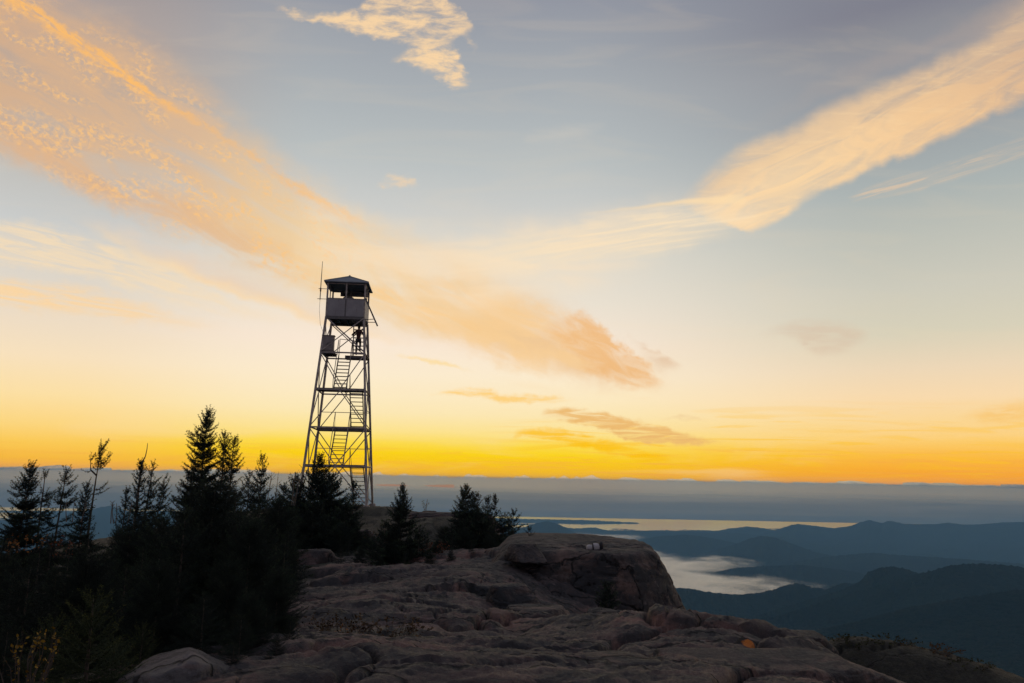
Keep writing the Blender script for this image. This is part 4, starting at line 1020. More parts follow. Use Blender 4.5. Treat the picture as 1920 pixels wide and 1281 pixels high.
# ------------------------------------------------------------------ SPRUCES
def leaf_mat(name, c0, c1, rough=0.75, scale=2.2, trans=0.12, tone=False):
    m, g, b = new_mat(name)
    geo = g.n.new('ShaderNodeNewGeometry'); P = geo.outputs['Position']
    oi = g.n.new('ShaderNodeObjectInfo').outputs['Random']
    c = g.mix(g.sm(0.32, 0.68, g.noise(P, scale, 3, 0.6)), c0, c1)
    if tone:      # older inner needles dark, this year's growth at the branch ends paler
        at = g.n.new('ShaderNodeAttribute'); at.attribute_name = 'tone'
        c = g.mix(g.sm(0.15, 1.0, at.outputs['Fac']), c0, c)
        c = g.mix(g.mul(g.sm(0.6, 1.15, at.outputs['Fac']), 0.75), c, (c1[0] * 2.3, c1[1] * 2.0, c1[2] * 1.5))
    else: c = g.mix(g.mul(geo.outputs['Random Per Island'], 0.45), c, tuple(x * 1.7 for x in c1))
    c = g.mix(g.mul(oi, 0.35), c, tuple(x * 0.6 for x in c0))
    g.l.new(c, b.inputs['Base Color']); b.inputs['Roughness'].default_value = rough; b.inputs['Specular IOR Level'].default_value = 0.25
    return m
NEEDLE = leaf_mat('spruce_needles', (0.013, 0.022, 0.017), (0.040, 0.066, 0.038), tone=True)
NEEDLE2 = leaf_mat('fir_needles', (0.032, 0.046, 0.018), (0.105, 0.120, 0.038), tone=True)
BARK = simple('spruce_bark', (0.085, 0.068, 0.055), 0.95, 0, 0.4, 14)
SNAG = simple('dead_wood', (0.15, 0.125, 0.105), 0.9, 0, 0.3, 14)

def unit(v): return v / np.maximum(np.linalg.norm(v, axis=-1, keepdims=True), 1e-9)

def tri_strips(paths, r0, r1):
    """three-sided tapering twigs: paths (N,k,3)"""
    N, k, _ = paths.shape
    ax = unit(paths[:, -1] - paths[:, 0]); ref = np.where(np.abs(ax[:, 2:3]) < .9, np.array([[0, 0, 1.]]), np.array([[1., 0, 0]]))
    u = unit(np.cross(ax, ref)); v = np.cross(ax, u)
    t = np.linspace(0, 1, k); rad_ = (np.reshape(r0, (-1, 1)) * (1 - t) + np.reshape(r1, (-1, 1)) * t)
    ring = []
    for j in range(3):
        a = j * 2.0944; ring.append(paths + (u[:, None] * math.cos(a) + v[:, None] * math.sin(a)) * rad_[..., None])
    V = np.stack(ring, 2)                                   # N,k,3,3
    idx = np.arange(N * k * 3).reshape(N, k, 3); F_ = []
    for j in range(3):
        a, b, c_, d = idx[:, :-1, j], idx[:, :-1, (j + 1) % 3], idx[:, 1:, (j + 1) % 3], idx[:, 1:, j]
        F_ += [np.stack([a, b, c_], -1).reshape(-1, 3), np.stack([a, c_, d], -1).reshape(-1, 3)]
    return V.reshape(-1, 3), np.concatenate(F_)

def spruce(seed, H=3.0, R=0.9, base=0.06, whorl=0.17, per=6, gap=0.055, needle=(0.030, 0.009), ngap=0.016, shape=0.8, keep=1.0, bare=(), flag=0.0, lean=(0, 0),
           top_el=55, low_el=-8, twig=0.34, crook=0.02, forks=(), trunk_r=None, dead_tip=0.0, tuft=1.0):
    """returns trunk mesh, crown mesh. bare: list of (t0,t1,keep) height ranges; flag>0 thins the windward (-x) side; forks: (t, dx, dy, len) extra leaders"""
    rs = np.random.RandomState(seed); tr = trunk_r or (0.010 * H + 0.009)
    zz = np.linspace(0, 1, 14)
    cx = lean[0] * zz ** 1.3 * H + np.cumsum(rs.normal(0, crook * H / 14, 14)) * (zz > .1); cyy = lean[1] * zz ** 1.3 * H + np.cumsum(rs.normal(0, crook * H / 14, 14)) * (zz > .1)
    def at(t): return np.stack([np.interp(t, zz, cx), np.interp(t, zz, cyy), t * H], -1)
    mb = MB(); mb.tube([tuple(at(np.array(t)) + np.array([0, 0, -.12 if t == 0 else 0])) for t in zz], [tr * (1 - .92 * t) + .003 for t in zz], 7)
    leaders = [(None, 1.0, 1.0 - dead_tip)]
    B, L, AZ, EL = [], [], [], []
    def emit(fn, t0, t1, Ht, Rt, prof):
        t = t0
        while t < t1:
            n = max(2, int(per * (0.7 + 0.6 * rs.rand())))
            kp = keep
            for b0, b1, k_ in bare:
                if b0 <= t <= b1: kp = k_
            a0 = rs.rand() * 6.283
            for i in range(n):
                a = a0 + 6.283 * i / n + rs.normal(0, .25)
                k2 = kp * (1 - flag * max(0, -math.cos(a)))
                if rs.rand() > k2: continue
                tt = min(1, max(0, t + rs.normal(0, .35 * whorl / Ht))); d = 1 - (tt if prof else tt)
                l = Rt * (d ** shape * 0.92 + 0.10 * tuft) * rs.uniform(.62, 1.15) * (1 + flag * .35 * math.cos(a))
                B.append(fn(np.array(tt))); L.append(max(.05, l)); AZ.append(a); EL.append(math.radians(low_el + (top_el - low_el) * tt ** 1.6 + rs.normal(0, 7)))
            t += whorl / Ht * rs.uniform(.7, 1.3)
    emit(at, base, 0.985 - dead_tip, H, R, True)
    for (t_, dx, dy, ln) in forks:
        p0 = at(np.array(t_)); p1 = p0 + np.array([dx, dy, ln])
        mb.tube([tuple(p0), tuple(p0 + (p1 - p0) * np.array([.8, .8, .35])), tuple(p1)], [tr * .5, tr * .4, .004], 6)
        sv = len(B)
        emit(lambda q: p0 + (p1 - p0) * np.array([min(1, 1.6 * q ** .6), min(1, 1.6 * q ** .6), q]), .25, .98, ln, R * .42, True)
    B = np.array(B); L = np.array(L); AZ = np.array(AZ); EL = np.array(EL); nb = len(B)
    hd = np.stack([np.cos(AZ), np.sin(AZ), 0 * AZ], -1); up = np.array([0, 0, 1.0])
    sag = -0.10 + rs.normal(0, .05, nb); lift = 0.22
    def spine(i, s):
        l = L[i][:, None]; s = s[:, None]
        return B[i] + hd[i] * (np.cos(EL[i])[:, None] * l * s) + up * (np.sin(EL[i])[:, None] * l * s + l * (sag[i][:, None] * 4 * s * (1 - s) * .6 + lift * s ** 3 * .5))
    ks = np.linspace(0, 1, 5); paths = np.stack([spine(np.arange(nb), np.full(nb, k)) for k in ks], 1)
    V, Fc = tri_strips(paths, 0.004 + 0.010 * L, np.full(nb, .002)); Vs, Fs, off = [V], [Fc], len(V)
    # side twigs
    cnt = np.maximum(3, (L * .88 / gap).astype(int)); ti = np.repeat(np.arange(nb), cnt * 2)
    pos = np.concatenate([np.tile((np.arange(c_) + rs.rand()) / c_, 2) for c_ in cnt]); pos = 0.10 + 0.90 * np.clip(pos, 0, 1)
    side = np.concatenate([np.repeat([1, -1], c_) for c_ in cnt])
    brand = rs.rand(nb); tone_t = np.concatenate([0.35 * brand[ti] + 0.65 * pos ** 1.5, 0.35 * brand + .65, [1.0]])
    n = len(ti); p0 = spine(ti, pos); fw = unit(spine(ti, pos) - spine(ti, np.maximum(0, pos - .05)) + 1e-6)
    lat = np.cross(up, hd[ti]); ang = np.radians(rs.normal(48, 9, n))
    td = unit(fw * np.cos(ang)[:, None] + lat * (side * np.sin(ang))[:, None] + up * rs.normal(0.06, .20, n)[:, None])
    tl = np.clip(twig * L[ti] * (1.05 - 0.85 * pos) * rs.uniform(.6, 1.2, n), .035, .45)
    # tip continues the branch
    p0 = np.concatenate([p0, spine(np.arange(nb), np.full(nb, .93))]); td = np.concatenate([td, unit(spine(np.arange(nb), np.ones(nb)) - spine(np.arange(nb), np.full(nb, .9)))]); tl = np.concatenate([tl, .09 + .05 * rs.rand(nb)])
    # leader tip
    p0 = np.concatenate([p0, [at(np.array(.965 - dead_tip))]]); td = np.concatenate([td, [[.05, 0, 1.0]]]); tl = np.concatenate([tl, [.045 * H]])
    pth = np.stack([p0, p0 + td * tl[:, None]], 1); V, Fc = tri_strips(pth, np.full(len(p0), .0028), np.full(len(p0), .001)); Vs.append(V); Fs.append(Fc + off); off += len(V)
    # needles
    nc = np.maximum(3, (tl / ngap).astype(int)); ni = np.repeat(np.arange(len(p0)), nc); m = len(ni)
    s = rs.rand(m) ** .9; q = p0[ni] + td[ni] * (tl[ni] * s)[:, None]
    rv = unit(rs.normal(size=(m, 3))); pr = unit(rv - (rv * td[ni]).sum(-1, keepdims=True) * td[ni])
    nd = unit(td[ni] * rs.uniform(.35, .85, m)[:, None] + pr); nl = needle[0] * rs.uniform(.7, 1.25, m); wv = unit(np.cross(nd, rs.normal(size=(m, 3)))) * (needle[1] * .5)
    a = q - wv; b = q + wv; c_ = q + nd * nl[:, None]
    V = np.stack([a, b, c_], 1).reshape(-1, 3); Vs.append(V); Fs.append(np.arange(len(V)).reshape(-1, 3) + off)
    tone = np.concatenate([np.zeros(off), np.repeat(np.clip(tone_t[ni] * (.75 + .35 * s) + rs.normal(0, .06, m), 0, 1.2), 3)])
    return mb, np.concatenate(Vs), np.concatenate(Fs), tone

def crown_mesh(name, V, Fc, tone, mat):
    me = np_mesh(name, V, Fc, mat, smooth=False)
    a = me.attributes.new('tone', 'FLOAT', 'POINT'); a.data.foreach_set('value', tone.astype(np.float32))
    return me

PROTO = {}
def proto(key, mat=None, bark=None, **kw):
    mb, V, Fc, tone = spruce(**kw)
    cm = crown_mesh('crown_' + key, V, Fc, tone, mat or NEEDLE)
    tm = bpy.data.meshes.new('trunk_' + key); tm.from_pydata(mb.v, [], mb.f); tm.update(); tm.materials.append(bark or BARK)
    for p in tm.polygons: p.use_smooth = True
    PROTO[key] = (tm, cm, kw.get('H', 3.0))

def plant(key, top, base_z=None, label=None, group=None, rz=0.0, name='spruce_tree', cat='spruce', wide=1.0, sink=0.0):
    """stand a tree so that its tip is at point top, its foot on the ground below"""
    tm, cm, H0 = PROTO[key]
    zb = (gz(top[0], top[1]) if base_z is None else base_z) - sink
    sc = (top[2] - zb) / H0
    o = empty(name, (top[0], top[1], zb), rz); o.scale = (sc * wide, sc * wide, sc)
    link('trunk', tm, o); link('crown', cm, o)
    return tag(o, label, cat, group)

def skyline_tree(px, py, Y, label, seed, lean_px=0.0, name='spruce_tree', cat='spruce', mat=None, base=None, **kw):
    """one surveyed tree with a form of its own"""
    p = pt(px, py, Y); bx, by = p[0] - lean_px * Y / F, p[1]
    zb = gz(bx, by) if base is None else base
    H = p[2] - zb
    det = Y / 773.0                 # metres per rendered pixel
    kw.setdefault('needle', (max(.034, 1.7 * det), max(.011, .62 * det))); kw.setdefault('ngap', max(.009, .40 * det)); kw.setdefault('gap', max(.036, 1.35 * det)); kw.setdefault('twig', .46); kw['whorl'] = kw.get('whorl', .17) * .72
    mb, V, Fc, tone = spruce(seed=seed, H=H, lean=(lean_px * Y / F / H, 0), **kw)
    o = empty(name, (bx, by, zb))
    mb.build('trunk', BARK, o, smooth=True)
    link('crown', crown_mesh('crown', V, Fc, tone, mat or NEEDLE), o)
    return tag(o, label, cat)

def forest():
    # --- trees that stand against the sky, each with its own form
    skyline_tree(61, 872, 19, 'dense spruce with tip bent to the right, leftmost on the skyline', 1, lean_px=12, R=.70, shape=.70, per=8, whorl=.13, keep=1.0, bare=((.72, .78, .4),), forks=((.74, -.22, 0, .34),), base=-1.3)
    skyline_tree(87, 884, 19.5, 'thin-topped sparse spruce next to the leftmost dense spruce', 2, R=.66, shape=.7, keep=.72, flag=.5, per=6, bare=((.78, .93, .15), (.45, .6, .9)), base=-1.3)
    skyline_tree(126, 883, 20, 'sparse one-sided spruce with branches swept right, left of the flagged bare trunk', 3, lean_px=10, R=.64, shape=.62, keep=.72, flag=.65, per=6, bare=((.5, .64, .3),), base=-1.3)
    skyline_tree(164, 906, 19, 'small dense pointed spruce just left of the flagged bare trunk', 4, lean_px=3, R=.46, shape=.7, per=7, whorl=.12, base=-1.3)
    skyline_tree(190, 838, 20, 'tall flagged spruce with tufted double top and long bare trunk', 5, lean_px=12, R=.50, shape=.35, keep=.75, flag=.9, per=6, whorl=.11, bare=((.0, .34, .5), (.34, .84, .10)), forks=((.80, -.20, 0, .38),), base=-1.4, tuft=1.3, twig=.28)
    skyline_tree(265, 868, 20, 'narrow spruce close on the left of the bare dead spire', 7, R=.36, shape=.5, per=6, whorl=.13, keep=.85, base=-1.3)
    skyline_tree(287, 872, 20.5, 'ragged spruce leaning right beside the bare dead spire', 8, lean_px=14, R=.52, shape=.55, keep=.75, flag=.5, per=6, forks=((.72, .16, 0, .3),), base=-1.3)
    skyline_tree(309, 898, 19.5, 'short spruce with wind-swept top leaning right of the dead spire', 9, lean_px=16, R=.50, shape=.55, flag=.6, keep=.85, per=6, base=-1.2)
    skyline_tree(237, 922, 18, 'slim little spruce with an open pointed tip left of the dead spire', 10, R=.36, shape=.8, per=6, whorl=.15, keep=.9, base=-1.2)
    # dead spire
    p = pt(276, 831, 20); zb = -1.3
    o = empty('dead_spruce', (p[0] - .14, p[1], zb)); h = p[2] - zb
    mb = MB(); mb.tube([(0, 0, -.1), (.02, 0, h * .5), (.045, 0, h * .8), (.06, 0, h * .865), (.12, .02, h * .91), (.15, 0, h * .96), (.15, 0, h)], [.05, .036, .026, .022, .012, .010, .006], 7)
    mb.build('trunk', SNAG, o, smooth=True)
    rs = random.Random(4)
    mb = MB()
    for k in range(26):
        t = rs.uniform(.35, .87); a = rs.uniform(0, 6.28); l = rs.uniform(.08, .34) * (1.2 - t)
        mb.tube([(.02 + .05 * t, 0, h * t), (.03 + .05 * t + l * .6 * math.cos(a), l * .6 * math.sin(a), h * t + .02), (.03 + .05 * t + l * math.cos(a), l * math.sin(a), h * t + rs.uniform(-.03, .10))], [.008, .006, .002], 4)
    mb.build('dead_branches', SNAG, o)
    tag(o, 'bare dead spruce spire with a crooked tip rising among live spruces', 'dead tree')
    # tall pair in the middle
    skyline_tree(392, 770, 22, 'tallest spruce of the stand, narrow dense crown with a side top', 11, lean_px=6, R=.86, shape=.62, per=7, whorl=.14, keep=.88, bare=((.50, .56, .45), (.80, .84, .5)), forks=((.78, -.26, 0, .42),), base=-1.35, low_el=-4)
    skyline_tree(422, 815, 22.5, 'left top of the twin spruce beside the tallest spruce', 12, lean_px=-2, R=.62, shape=.6, per=6, whorl=.14, keep=.8, base=-1.35)
    skyline_tree(438, 821, 23, 'right, more open top of the twin spruce beside the tallest spruce', 13, lean_px=4, R=.74, shape=.6, per=6, whorl=.15, keep=.72, bare=((.55, .75, .55),), base=-1.35)
    skyline_tree(362, 884, 21, 'broad low spruce at the left foot of the tallest spruce', 14, R=.72, shape=.5, per=6, keep=.8, base=-1.3)
    skyline_tree(495, 855, 25, 'lone open-topped spruce between the twin spruce and the tower', 15, lean_px=2, R=.78, shape=.62, per=6, whorl=.17, keep=.72, top_el=62, base=-1.3)
    skyline_tree(470, 884, 25.5, 'short spruce branch-top just left of the open-topped spruce', 16, R=.5, shape=.5, per=5, keep=.6, flag=-.5, base=-1.3)
    # in front of the tower's left legs
    skyline_tree(599, 858, 30, 'broad dark spruce standing in front of the tower left legs', 17, R=1.55, shape=.85, per=7, whorl=.18, keep=.95, base=-1.35, low_el=-2)
    skyline_tree(622, 890, 31, 'rounded spruce top close right of the broad spruce before the tower', 18, R=1.15, shape=.6, per=7, whorl=.19, base=-1.35)
    skyline_tree(558, 893, 29.5, 'dense spruce close left of the broad spruce before the tower', 19, R=1.0, shape=.6, per=7, whorl=.18, base=-1.35)
    skyline_tree(664, 905, 30, 'slim spruce in front of the foot of the tower stairs', 20, R=.62, shape=.6, per=6, whorl=.17, keep=.8, base=-1.3)
    skyline_tree(533, 908, 28, 'small dark spruce left of the dense spruces before the tower', 21, R=.8, shape=.7, per=6, base=-1.4)
    skyline_tree(648, 944, 29, 'squat dark spruce under the slim spruce at the tower stairs', 22, R=1.0, shape=.6, per=7, base=-1.3)
    skyline_tree(588, 950, 27.5, 'low full spruce in front of the tower spruces', 28, R=1.2, shape=.55, per=7, base=-1.4)
    skyline_tree(520, 945, 25, 'low full spruce left of the pinkish sloping boulder', 29, R=1.1, shape=.55, per=7, base=-1.4)
    # lone cone and the clump right of it
    skyline_tree(755, 917, 24.5, 'lone conical spruce with open pointed top right of the tower', 23, R=1.12, shape=1.0, per=7, whorl=.15, top_el=66, low_el=-6, mat=None, base=-1.35, keep=.93)
    skyline_tree(722, 985, 24, 'small bushy spruce against the left side of the lone conical spruce', 31, R=.72, shape=.6, per=6, base=-1.35)
    skyline_tree(785, 990, 24.2, 'small bushy spruce against the right side of the lone conical spruce', 32, R=.62, shape=.6, per=6, base=-1.35)
    skyline_tree(874, 916, 30, 'dense broad spruce at the left of the small clump on the knoll edge', 24, R=.82, shape=.62, per=7, whorl=.15, base=-1.2)
    skyline_tree(890, 932, 30.5, 'dense round-topped spruce second from left in the knoll edge clump', 25, R=.6, shape=.5, per=7, whorl=.15, base=-1.2)
    skyline_tree(897, 924, 29.5, 'thin nearly bare spruce spike in the knoll edge clump', 26, R=.42, shape=.6, per=5, whorl=.2, keep=.6, bare=((.5, 1, .42),), base=-1.2, twig=.2)
    skyline_tree(914, 933, 30, 'pointed spruce in the middle of the knoll edge clump', 27, R=.62, shape=.7, per=6, whorl=.16, base=-1.2)
    skyline_tree(929, 931, 30.5, 'slender spruce with a thin candle tip in the knoll edge clump', 33, R=.46, shape=.75, per=5, whorl=.18, keep=.75, bare=((.55, .68, .3),), base=-1.2)
    skyline_tree(963, 962, 29, 'short open spruce at the right end of the knoll edge clump', 34, R=.62, shape=.6, per=5, whorl=.17, keep=.7, top_el=65, base=-1.2)
    skyline_tree(945, 968, 29.5, 'low bushy spruce second from right in the knoll edge clump', 35, R=.7, shape=.5, per=6, base=-1.2)
    skyline_tree(900, 965, 28.5, 'low dense spruce filling the front of the knoll edge clump', 36, R=.95, shape=.5, per=7, base=-1.2)
    skyline_tree(860, 968, 28.5, 'low dense spruce at the front left of the knoll edge clump', 37, R=.7, shape=.5, per=7, base=-1.2)
    skyline_tree(991, 990, 25, 'tiny sapling growing from the rock behind the perched block', 38, R=.22, shape=.6, per=5, whorl=.13, keep=.7, name='spruce_sapling', cat='sapling')
    skyline_tree(1138, 1098, 18.6, 'small dark green fir growing against the face of the big ledge', 39, R=.36, shape=.55, per=7, whorl=.09, mat=NEEDLE, name='fir_sapling', cat='sapling')
    # --- the shadowed mass in front: a few forms, copied
    n8 = dict(needle=(.028, .0085), ngap=.0095, gap=.036, twig=.44)
    n12 = dict(needle=(.040, .0135), ngap=.0115, gap=.044, twig=.46)
    proto('full', seed=101, H=2.6, R=.95, shape=.62, per=7, whorl=.13, low_el=-4, **n12)
    proto('round', seed=102, H=2.2, R=1.0, shape=.5, per=7, whorl=.13, low_el=0, **n12)
    proto('narrow', seed=103, H=2.8, R=.66, shape=.75, per=6, whorl=.14, keep=.92, **n12)
    proto('ragged', seed=104, H=2.6, R=.85, shape=.6, per=6, whorl=.15, keep=.8, flag=.3, **n12)
    proto('near_full', seed=105, H=2.3, R=1.12, shape=.52, per=8, whorl=.10, low_el=-2, **n8)
    proto('near_open', seed=106, H=2.0, R=.85, shape=.65, per=7, whorl=.11, keep=.9, **n8)
    proto('near_fir', seed=107, mat=NEEDLE2, H=1.1, R=.52, shape=.75, per=7, whorl=.075, needle=(.020, .0048), ngap=.0065, gap=.030, low_el=6, twig=.4, tuft=1.2)
    T = lambda key, px, py, Y, label, group=None, rz=0, **k: plant(key, pt(px, py, Y), label=label, group=group, rz=rz, **k)
    mass = 'shadowed spruces of the dense stand'
    ml = 'dark spruce inside the dense shadowed stand on the left, merging with its neighbours'
    rs = random.Random(12)
    prof = [(-60, 985), (0, 990), (60, 996), (130, 994), (215, 978), (240, 962), (300, 955), (335, 942), (360, 935), (430, 930), (500, 935), (560, 965)]
    pf = lambda x: float(np.interp(x, [a for a, _ in prof], [b for _, b in prof]))
    rows = [(18, 4, 62, -40, 560), (15.5, 26, 74, -60, 545), (13, 58, 84, -70, 520), (11, 92, 96, -60, 300), (9.2, 135, 112, -70, 290)]
    for (Y, dy, step, xa, xb) in rows:
        x = xa
        while x < xb:
            px = x + rs.uniform(-.25, .25) * step; py = pf(px) + dy + rs.uniform(-10, 22)
            key = rs.choice(['full', 'round', 'narrow', 'ragged', 'full'])
            T(key, px, py, Y + rs.uniform(-.8, .8), ml, mass, rz=rs.uniform(0, 6.28), wide=rs.uniform(.9, 1.2))
            x += step
    thick = 'low spruces of the thicket under the tower'; tl_ = 'low dark spruce in the shadowed thicket below the fire tower, right of the tall stand'
    for i, (px, py, Y) in enumerate([(505, 985, 23.5), (535, 1000, 26), (548, 975, 27.5), (640, 985, 27), (668, 978, 29), (655, 1012, 26), (690, 1008, 26), (700, 1030, 24.8), (668, 1036, 24.5), (822, 1012, 25.4), (800, 1034, 24.4), (848, 1002, 27), (872, 992, 27.6), (922, 990, 27.8), (955, 996, 27.8), (740, 1030, 23.8), (770, 1036, 23.8), (625, 1012, 27.2), (835, 990, 29), (975, 1002, 28), (640, 1022, 22.8), (676, 1030, 22.2), (712, 1036, 21.8), (760, 1034, 21.6), (806, 1036, 21.8), (846, 1028, 22.8), (884, 1014, 24.8), (918, 1006, 26.4), (530, 1030, 21.5), (516, 1052, 19.5), (950, 1008, 27.2), (688, 992, 31), (714, 986, 32), (742, 984, 31.5), (700, 1005, 29), (802, 1000, 28.5), (815, 1022, 25.0)]):
        T(['round', 'full', 'ragged'][i % 3], px, py, Y, tl_, thick, rz=i * 1.7, wide=1.5 if i % 3 == 0 else 1.3)
    # the big dome in front
    T('near_full', 402, 922, 10.2, 'big rounded near-black spruce in front of the tallest spruce', rz=.4, wide=1.12)
    T('near_full', 470, 985, 9.6, 'large dark spruce at the right edge of the stand, above the bare slabs', rz=2.2, wide=1.0)
    T('near_open', 345, 968, 9.4, 'dark spruce left of the big rounded near-black spruce', rz=1.2, wide=1.1)
    T('near_full', 430, 1060, 8.2, 'low spreading dark spruce above the angular boulder', rz=4.2, wide=.95)
    T('near_full', 300, 1065, 7.9, 'dark spruce behind the green-tipped fir', rz=3.1, wide=1.0)
    T('near_open', 60, 1060, 8.4, 'dark spruce at the left edge behind the yellow-leaved shrub', rz=5.0, wide=1.2)
    T('near_full', 165, 1050, 8.8, 'dark spruce directly behind the tip of the green-tipped fir', rz=.9, wide=1.1)
    T('near_open', 440, 1212, 6.5, 'lowest spruce boughs touching the right side of the angular boulder', rz=5.0, wide=1.9)
    T('near_open', 505, 1226, 6.7, 'creeping dark spruce at the lowest corner of the stand, on the edge of the slabs', rz=3.6, wide=2.0)
    T('near_open', 452, 1160, 6.95, 'dark spruce skirts immediately right of the angular boulder', rz=2.0, wide=1.3)
    T('near_open', 520, 1192, 7.05, 'lowest dark spruce at the foot of the stand, between the angular boulder and the slabs', rz=.3, wide=1.35)
    T('near_open', 385, 1120, 7.1, 'dark spruce closing the view straight behind the angular boulder', rz=4.4, wide=1.2)
    T('near_full', 522, 1078, 8.6, 'dark spruce whose skirts reach over the bare slabs at the right edge of the stand', rz=1.9, wide=1.0)
    T('near_full', 470, 1120, 7.5, 'low dark spruce just up-slope of the angular boulder', rz=5.4, wide=1.0)
    T('near_open', 545, 1165, 7.6, 'smallest dark spruce at the lower right tip of the stand, on the slabs', rz=2.7, wide=1.1)
    T('near_open', 500, 1140, 7.7, 'small dark spruce at the lower right corner of the stand beside the slabs', rz=.7, wide=1.05)
    T('near_fir', 178, 1122, 6.0, 'small young fir with lighter green tips in the lower left corner', name='fir_sapling', cat='sapling', rz=.5, wide=1.25)
    T('near_fir', 268, 1176, 7.0, 'low young fir right of the green-tipped fir, left of the angular boulder', name='fir_sapling', cat='sapling', rz=2.5, wide=1.2)
    T('near_fir', 100, 1168, 6.4, 'low young fir behind the yellow-leaved shrub', name='fir_sapling', cat='sapling', rz=1.5, wide=1.2)
    T('near_fir', 215, 1205, 6.3, 'lowest young fir at the bottom edge left of the angular boulder', name='fir_sapling', cat='sapling', rz=3.7, wide=1.3)
    T('near_open', 15, 1180, 6.6, 'dark young spruce in the bottom left corner', rz=3.3, wide=1.1)
forest()

# ------------------------------------------------------------------ LEAFY SHRUBS, STALKS
def shrub(px, py, Y, h, rw, seed, label, cols, n_stem=14, leaf=.03, leaves=9, name='shrub', cat='shrub', z=None):
    rs = random.Random(seed); p = pt(px, py, Y); zb = gz(p[0], p[1]) if z is None else z
    o = empty(name, (p[0], p[1], zb)); st = MB(); lv = MB()
    for k in range(n_stem):
        a = rs.uniform(0, 6.28); r = rw * math.sqrt(rs.random()); hh = h * rs.uniform(.55, 1.0) * (1 - .35 * r / rw)
        b = Vector((r * .5 * math.cos(a), r * .5 * math.sin(a), -.04)); t = Vector((r * math.cos(a) + rs.uniform(-.05, .05), r * math.sin(a), hh)); m = b.lerp(t, .5) + Vector((rs.uniform(-.03, .03), rs.uniform(-.03, .03), .03))
        st.tube([b, m, t], [.004, .003, .0015], 4)
        for j in range(leaves):
            q = (b.lerp(m, rs.random()) if rs.random() < .3 else m.lerp(t, rs.random() ** .6)); s = leaf * rs.uniform(.6, 1.3)
            d = Vector((rs.uniform(-1, 1), rs.uniform(-1, 1), rs.uniform(-.4, .8))).normalized(); u = d.cross(Vector((rs.uniform(-1, 1), rs.uniform(-1, 1), rs.uniform(-1, 1)))).normalized(); nn = d.cross(u)
            lv.quadset([q, q + d * s * .35 + u * s * .32, q + d * s * .75 + u * s * .24 + nn * s * .06, q + d * s + nn * s * .1, q + d * s * .75 - u * s * .24 + nn * s * .06, q + d * s * .35 - u * s * .32], [(0, 1, 2, 3, 4, 5)])
    st.build('stems', BARK, o); lv.build('foliage', cols, o)
    return tag(o, label, cat)
YEL = leaf_mat('yellow_leaves', (0.17, 0.105, 0.010), (0.30, 0.17, 0.014), .6, 8)
ORA = leaf_mat('orange_leaves', (0.24, 0.085, 0.012), (0.34, 0.13, 0.02), .6, 8)
RED = leaf_mat('rust_leaves', (0.10, 0.035, 0.018), (0.20, 0.06, 0.02), .7, 8)
BRN = leaf_mat('brown_leaves', (0.055, 0.035, 0.018), (0.11, 0.06, 0.025), .7, 6)
MOS = leaf_mat('moss_green', (0.030, 0.036, 0.016), (0.060, 0.062, 0.026), .9, 6)
shrub(56, 1225, 5.3, .46, .20, 1, 'yellow-leaved shrub in the bottom left corner', YEL, 20, .024, 9, z=float(pt(56, 1288, 5.3)[2]))
shrub(58, 985, 17.5, .5, .45, 2, 'orange-leaved shrub among the leftmost skyline spruces', ORA, 11, .05, 6, z=-.15)
shrub(15, 985, 17.2, .5, .4, 3, 'orange-leaved shrub at the far left edge of the stand', ORA, 9, .05, 5, z=-.15)
shrub(118, 1000, 17, .5, .4, 14, 'rusty red shrub below the sparse skyline spruces', RED, 10, .05, 6, z=-.2)
shrub(528, 1020, 23, .75, .5, 4, 'rusty shrub at the right edge of the stand, left of the pinkish boulder', RED, 18, .06, 9)
shrub(650, 1185, 9.4, .34, .42, 5, 'brown low shrub with a few orange leaves on the bare slabs', BRN, 30, .035, 10)
shrub(736, 1190, 9.6, .30, .55, 6, 'wide dark brown low shrub on the slabs, right of the one with orange leaves', BRN, 34, .032, 10)
shrub(655, 1178, 9.2, .30, .12, 16, 'few bright orange leaves standing out of the brown low shrub', ORA, 4, .03, 4)
shrub(808, 1030, 25, .55, .75, 7, 'brown leafless-looking shrub at the right foot of the lone conical spruce', RED, 34, .05, 8)
shrub(905, 1015, 28, .5, .9, 8, 'low green shrub in front of the knoll edge clump', MOS, 30, .05, 9)
shrub(640, 1005, 30.5, .6, .8, 9, 'yellowish brown shrub below the tower spruces', BRN, 30, .06, 9)
shrub(700, 1000, 31, .5, .6, 10, 'low pale brown shrub on the knoll slope under the tower', BRN, 24, .06, 8)
shrub(760, 1125, 12.5, .07, .22, 11, 'small green tuft in a crack of the slabs', MOS, 20, .03, 6)
shrub(600, 1160, 11, .25, .5, 12, 'low brown heath on the slabs beside the dark spruces', BRN, 30, .03, 8)

shrub(1598, 1206, 15.0, .13, .55, 21, 'low dark heath on the mossy shoulder, nearest the foreground whaleback', MOS, 40, .035, 9)
shrub(1668, 1212, 15.2, .12, .6, 22, 'low dark heath along the crest of the mossy shoulder', MOS, 40, .035, 9)
shrub(1745, 1228, 14.9, .11, .6, 23, 'low rusty heath farther right on the mossy shoulder', BRN, 36, .035, 8)
shrub(1815, 1250, 14.3, .11, .5, 24, 'low dark heath at the far right end of the mossy shoulder', MOS, 36, .035, 8)

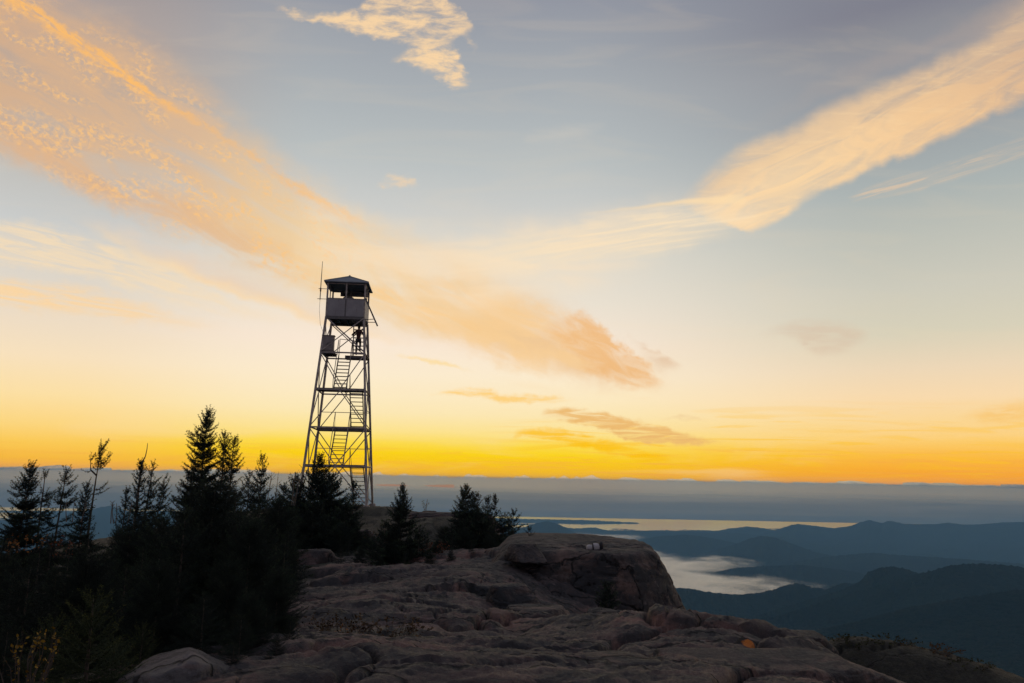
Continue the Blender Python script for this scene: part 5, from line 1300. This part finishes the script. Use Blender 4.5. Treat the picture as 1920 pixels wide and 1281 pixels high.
def stalks(px, py, Y, h, n, seed, label, spread=.12, tuft=False):
    rs = random.Random(seed); p = pt(px, py, Y); o = MB()
    for k in range(n):
        b = Vector((rs.uniform(-spread, spread), rs.uniform(-.05, .05), -.05)); hh = h * rs.uniform(.65, 1); t = b + Vector((rs.uniform(-.35, .35) * h * .5, 0, hh)); m = b.lerp(t, .55) + Vector((rs.uniform(-.02, .02), 0, 0))
        o.tube([b, m, t], [.012, .009, .005], 5)
        for j in range(5):
            q = m.lerp(t, rs.random()); o.tube([q, q + Vector((rs.uniform(-.12, .12), rs.uniform(-.05, .05), rs.uniform(.05, .14))) * h], [.006, .004], 4)
            if tuft:
                e = q + Vector((rs.uniform(-.1, .1), 0, .1)) * h; o.quadset([e, e + Vector((.03, 0, .02)), e + Vector((.02, .02, .06)), e + Vector((-.02, 0, .04))], [(0, 1, 2, 3)])
    ob = o.build('bare_stalk', SNAG, None, loc=(p[0], p[1], p[2])); return tag(ob, label, 'bare twigs')
stalks(803, 975, 41, 1.05, 3, 1, 'thin bare stalks with a few dry leaves behind the knobbly boulder', .25, True)
stalks(1036, 1024, 24, .34, 2, 2, 'two thin bare stalks on the top of the ledge behind the perched block', .16)
stalks(535, 945, 27, 1.35, 7, 3, 'bare grey twigs of dead brush between the open-topped spruce and the tower', .7)
stalks(228, 978, 18, .55, 4, 4, 'bare dead twigs by the slim little spruce left of the dead spire', .3)
stalks(145, 975, 18.5, .5, 3, 5, 'bare dead twigs left of the flagged spruce trunk', .3)

# ------------------------------------------------------------------ RUCKSACK on the ledge
def rucksack():
    canvas = simple('pale_canvas', (0.52, 0.49, 0.50), .85, 0, .15, 9); strap = simple('dark_webbing', (0.03, 0.03, 0.035), .8); lidm = simple('black_nylon', (0.014, 0.012, 0.018), .6)
    p = pt(1114, 1033, 21.6)
    dg = bpy.context.evaluated_depsgraph_get(); hit = LED.ray_cast(LED.matrix_world.inverted() @ Vector((p[0], p[1], 6)), Vector((0, 0, -1)))
    z = (LED.matrix_world @ hit[1]).z if hit[0] else p[2]
    root = empty('rucksack', (p[0], p[1], z - .015), .08)
    tag(root, 'pale rucksack with dark strap and black end lying on the flat top of the ledge', 'rucksack')
    def blob(name, c, r, mat, seed, pw=2.6):
        bm = bmesh.new(); bmesh.ops.create_icosphere(bm, subdivisions=4, radius=1); d = np.array([v.co[:] for v in bm.verts]); f = np.array([[v.index for v in q.verts] for q in bm.faces]); bm.free()
        rr = (np.abs(d) ** pw).sum(1) ** (-1 / pw); q = d * rr[:, None] * np.array(r); q += d * (.10 * fbm(d * 2.2 + seed, 3) * min(r))[:, None]
        return link(name, np_mesh(name, q + np.array(c), f, mat), root)
    blob('bag_body', (.04, 0, .095), (.115, .10, .095), canvas, 1); blob('bag_pocket', (-.13, -.02, .075), (.085, .09, .075), canvas, 2); blob('bag_lid', (.185, .01, .12), (.06, .105, .12), lidm, 3)
    mb = MB(); mb.tube([(-.045, -.115, .0), (-.05, -.12, .08), (-.05, -.06, .175), (-.05, .05, .18)], .016, 6); mb.tube([(-.06, -.118, .01), (-.03, -.135, .012), (.10, -.12, .015)], .012, 6); mb.build('shoulder_strap', strap, root)
rucksack()

# ------------------------------------------------------------------ render settings
SC.view_settings.view_transform = 'Standard'; SC.view_settings.look = 'None'; SC.view_settings.exposure = 0.0; SC.view_settings.gamma = 1.0
SC.render.engine = 'CYCLES'
cy = SC.cycles
cy.max_bounces = 5; cy.diffuse_bounces = 3; cy.glossy_bounces = 3; cy.transmission_bounces = 2; cy.volume_bounces = 1; cy.transparent_max_bounces = 16
cy.caustics_reflective = False; cy.caustics_refractive = False; cy.sample_clamp_indirect = 4.0
cy.use_denoising = True
try: cy.denoiser = 'OPENIMAGEDENOISE'; cy.denoising_input_passes = 'RGB_ALBEDO_NORMAL'; cy.denoising_prefilter = 'ACCURATE'
except Exception: pass
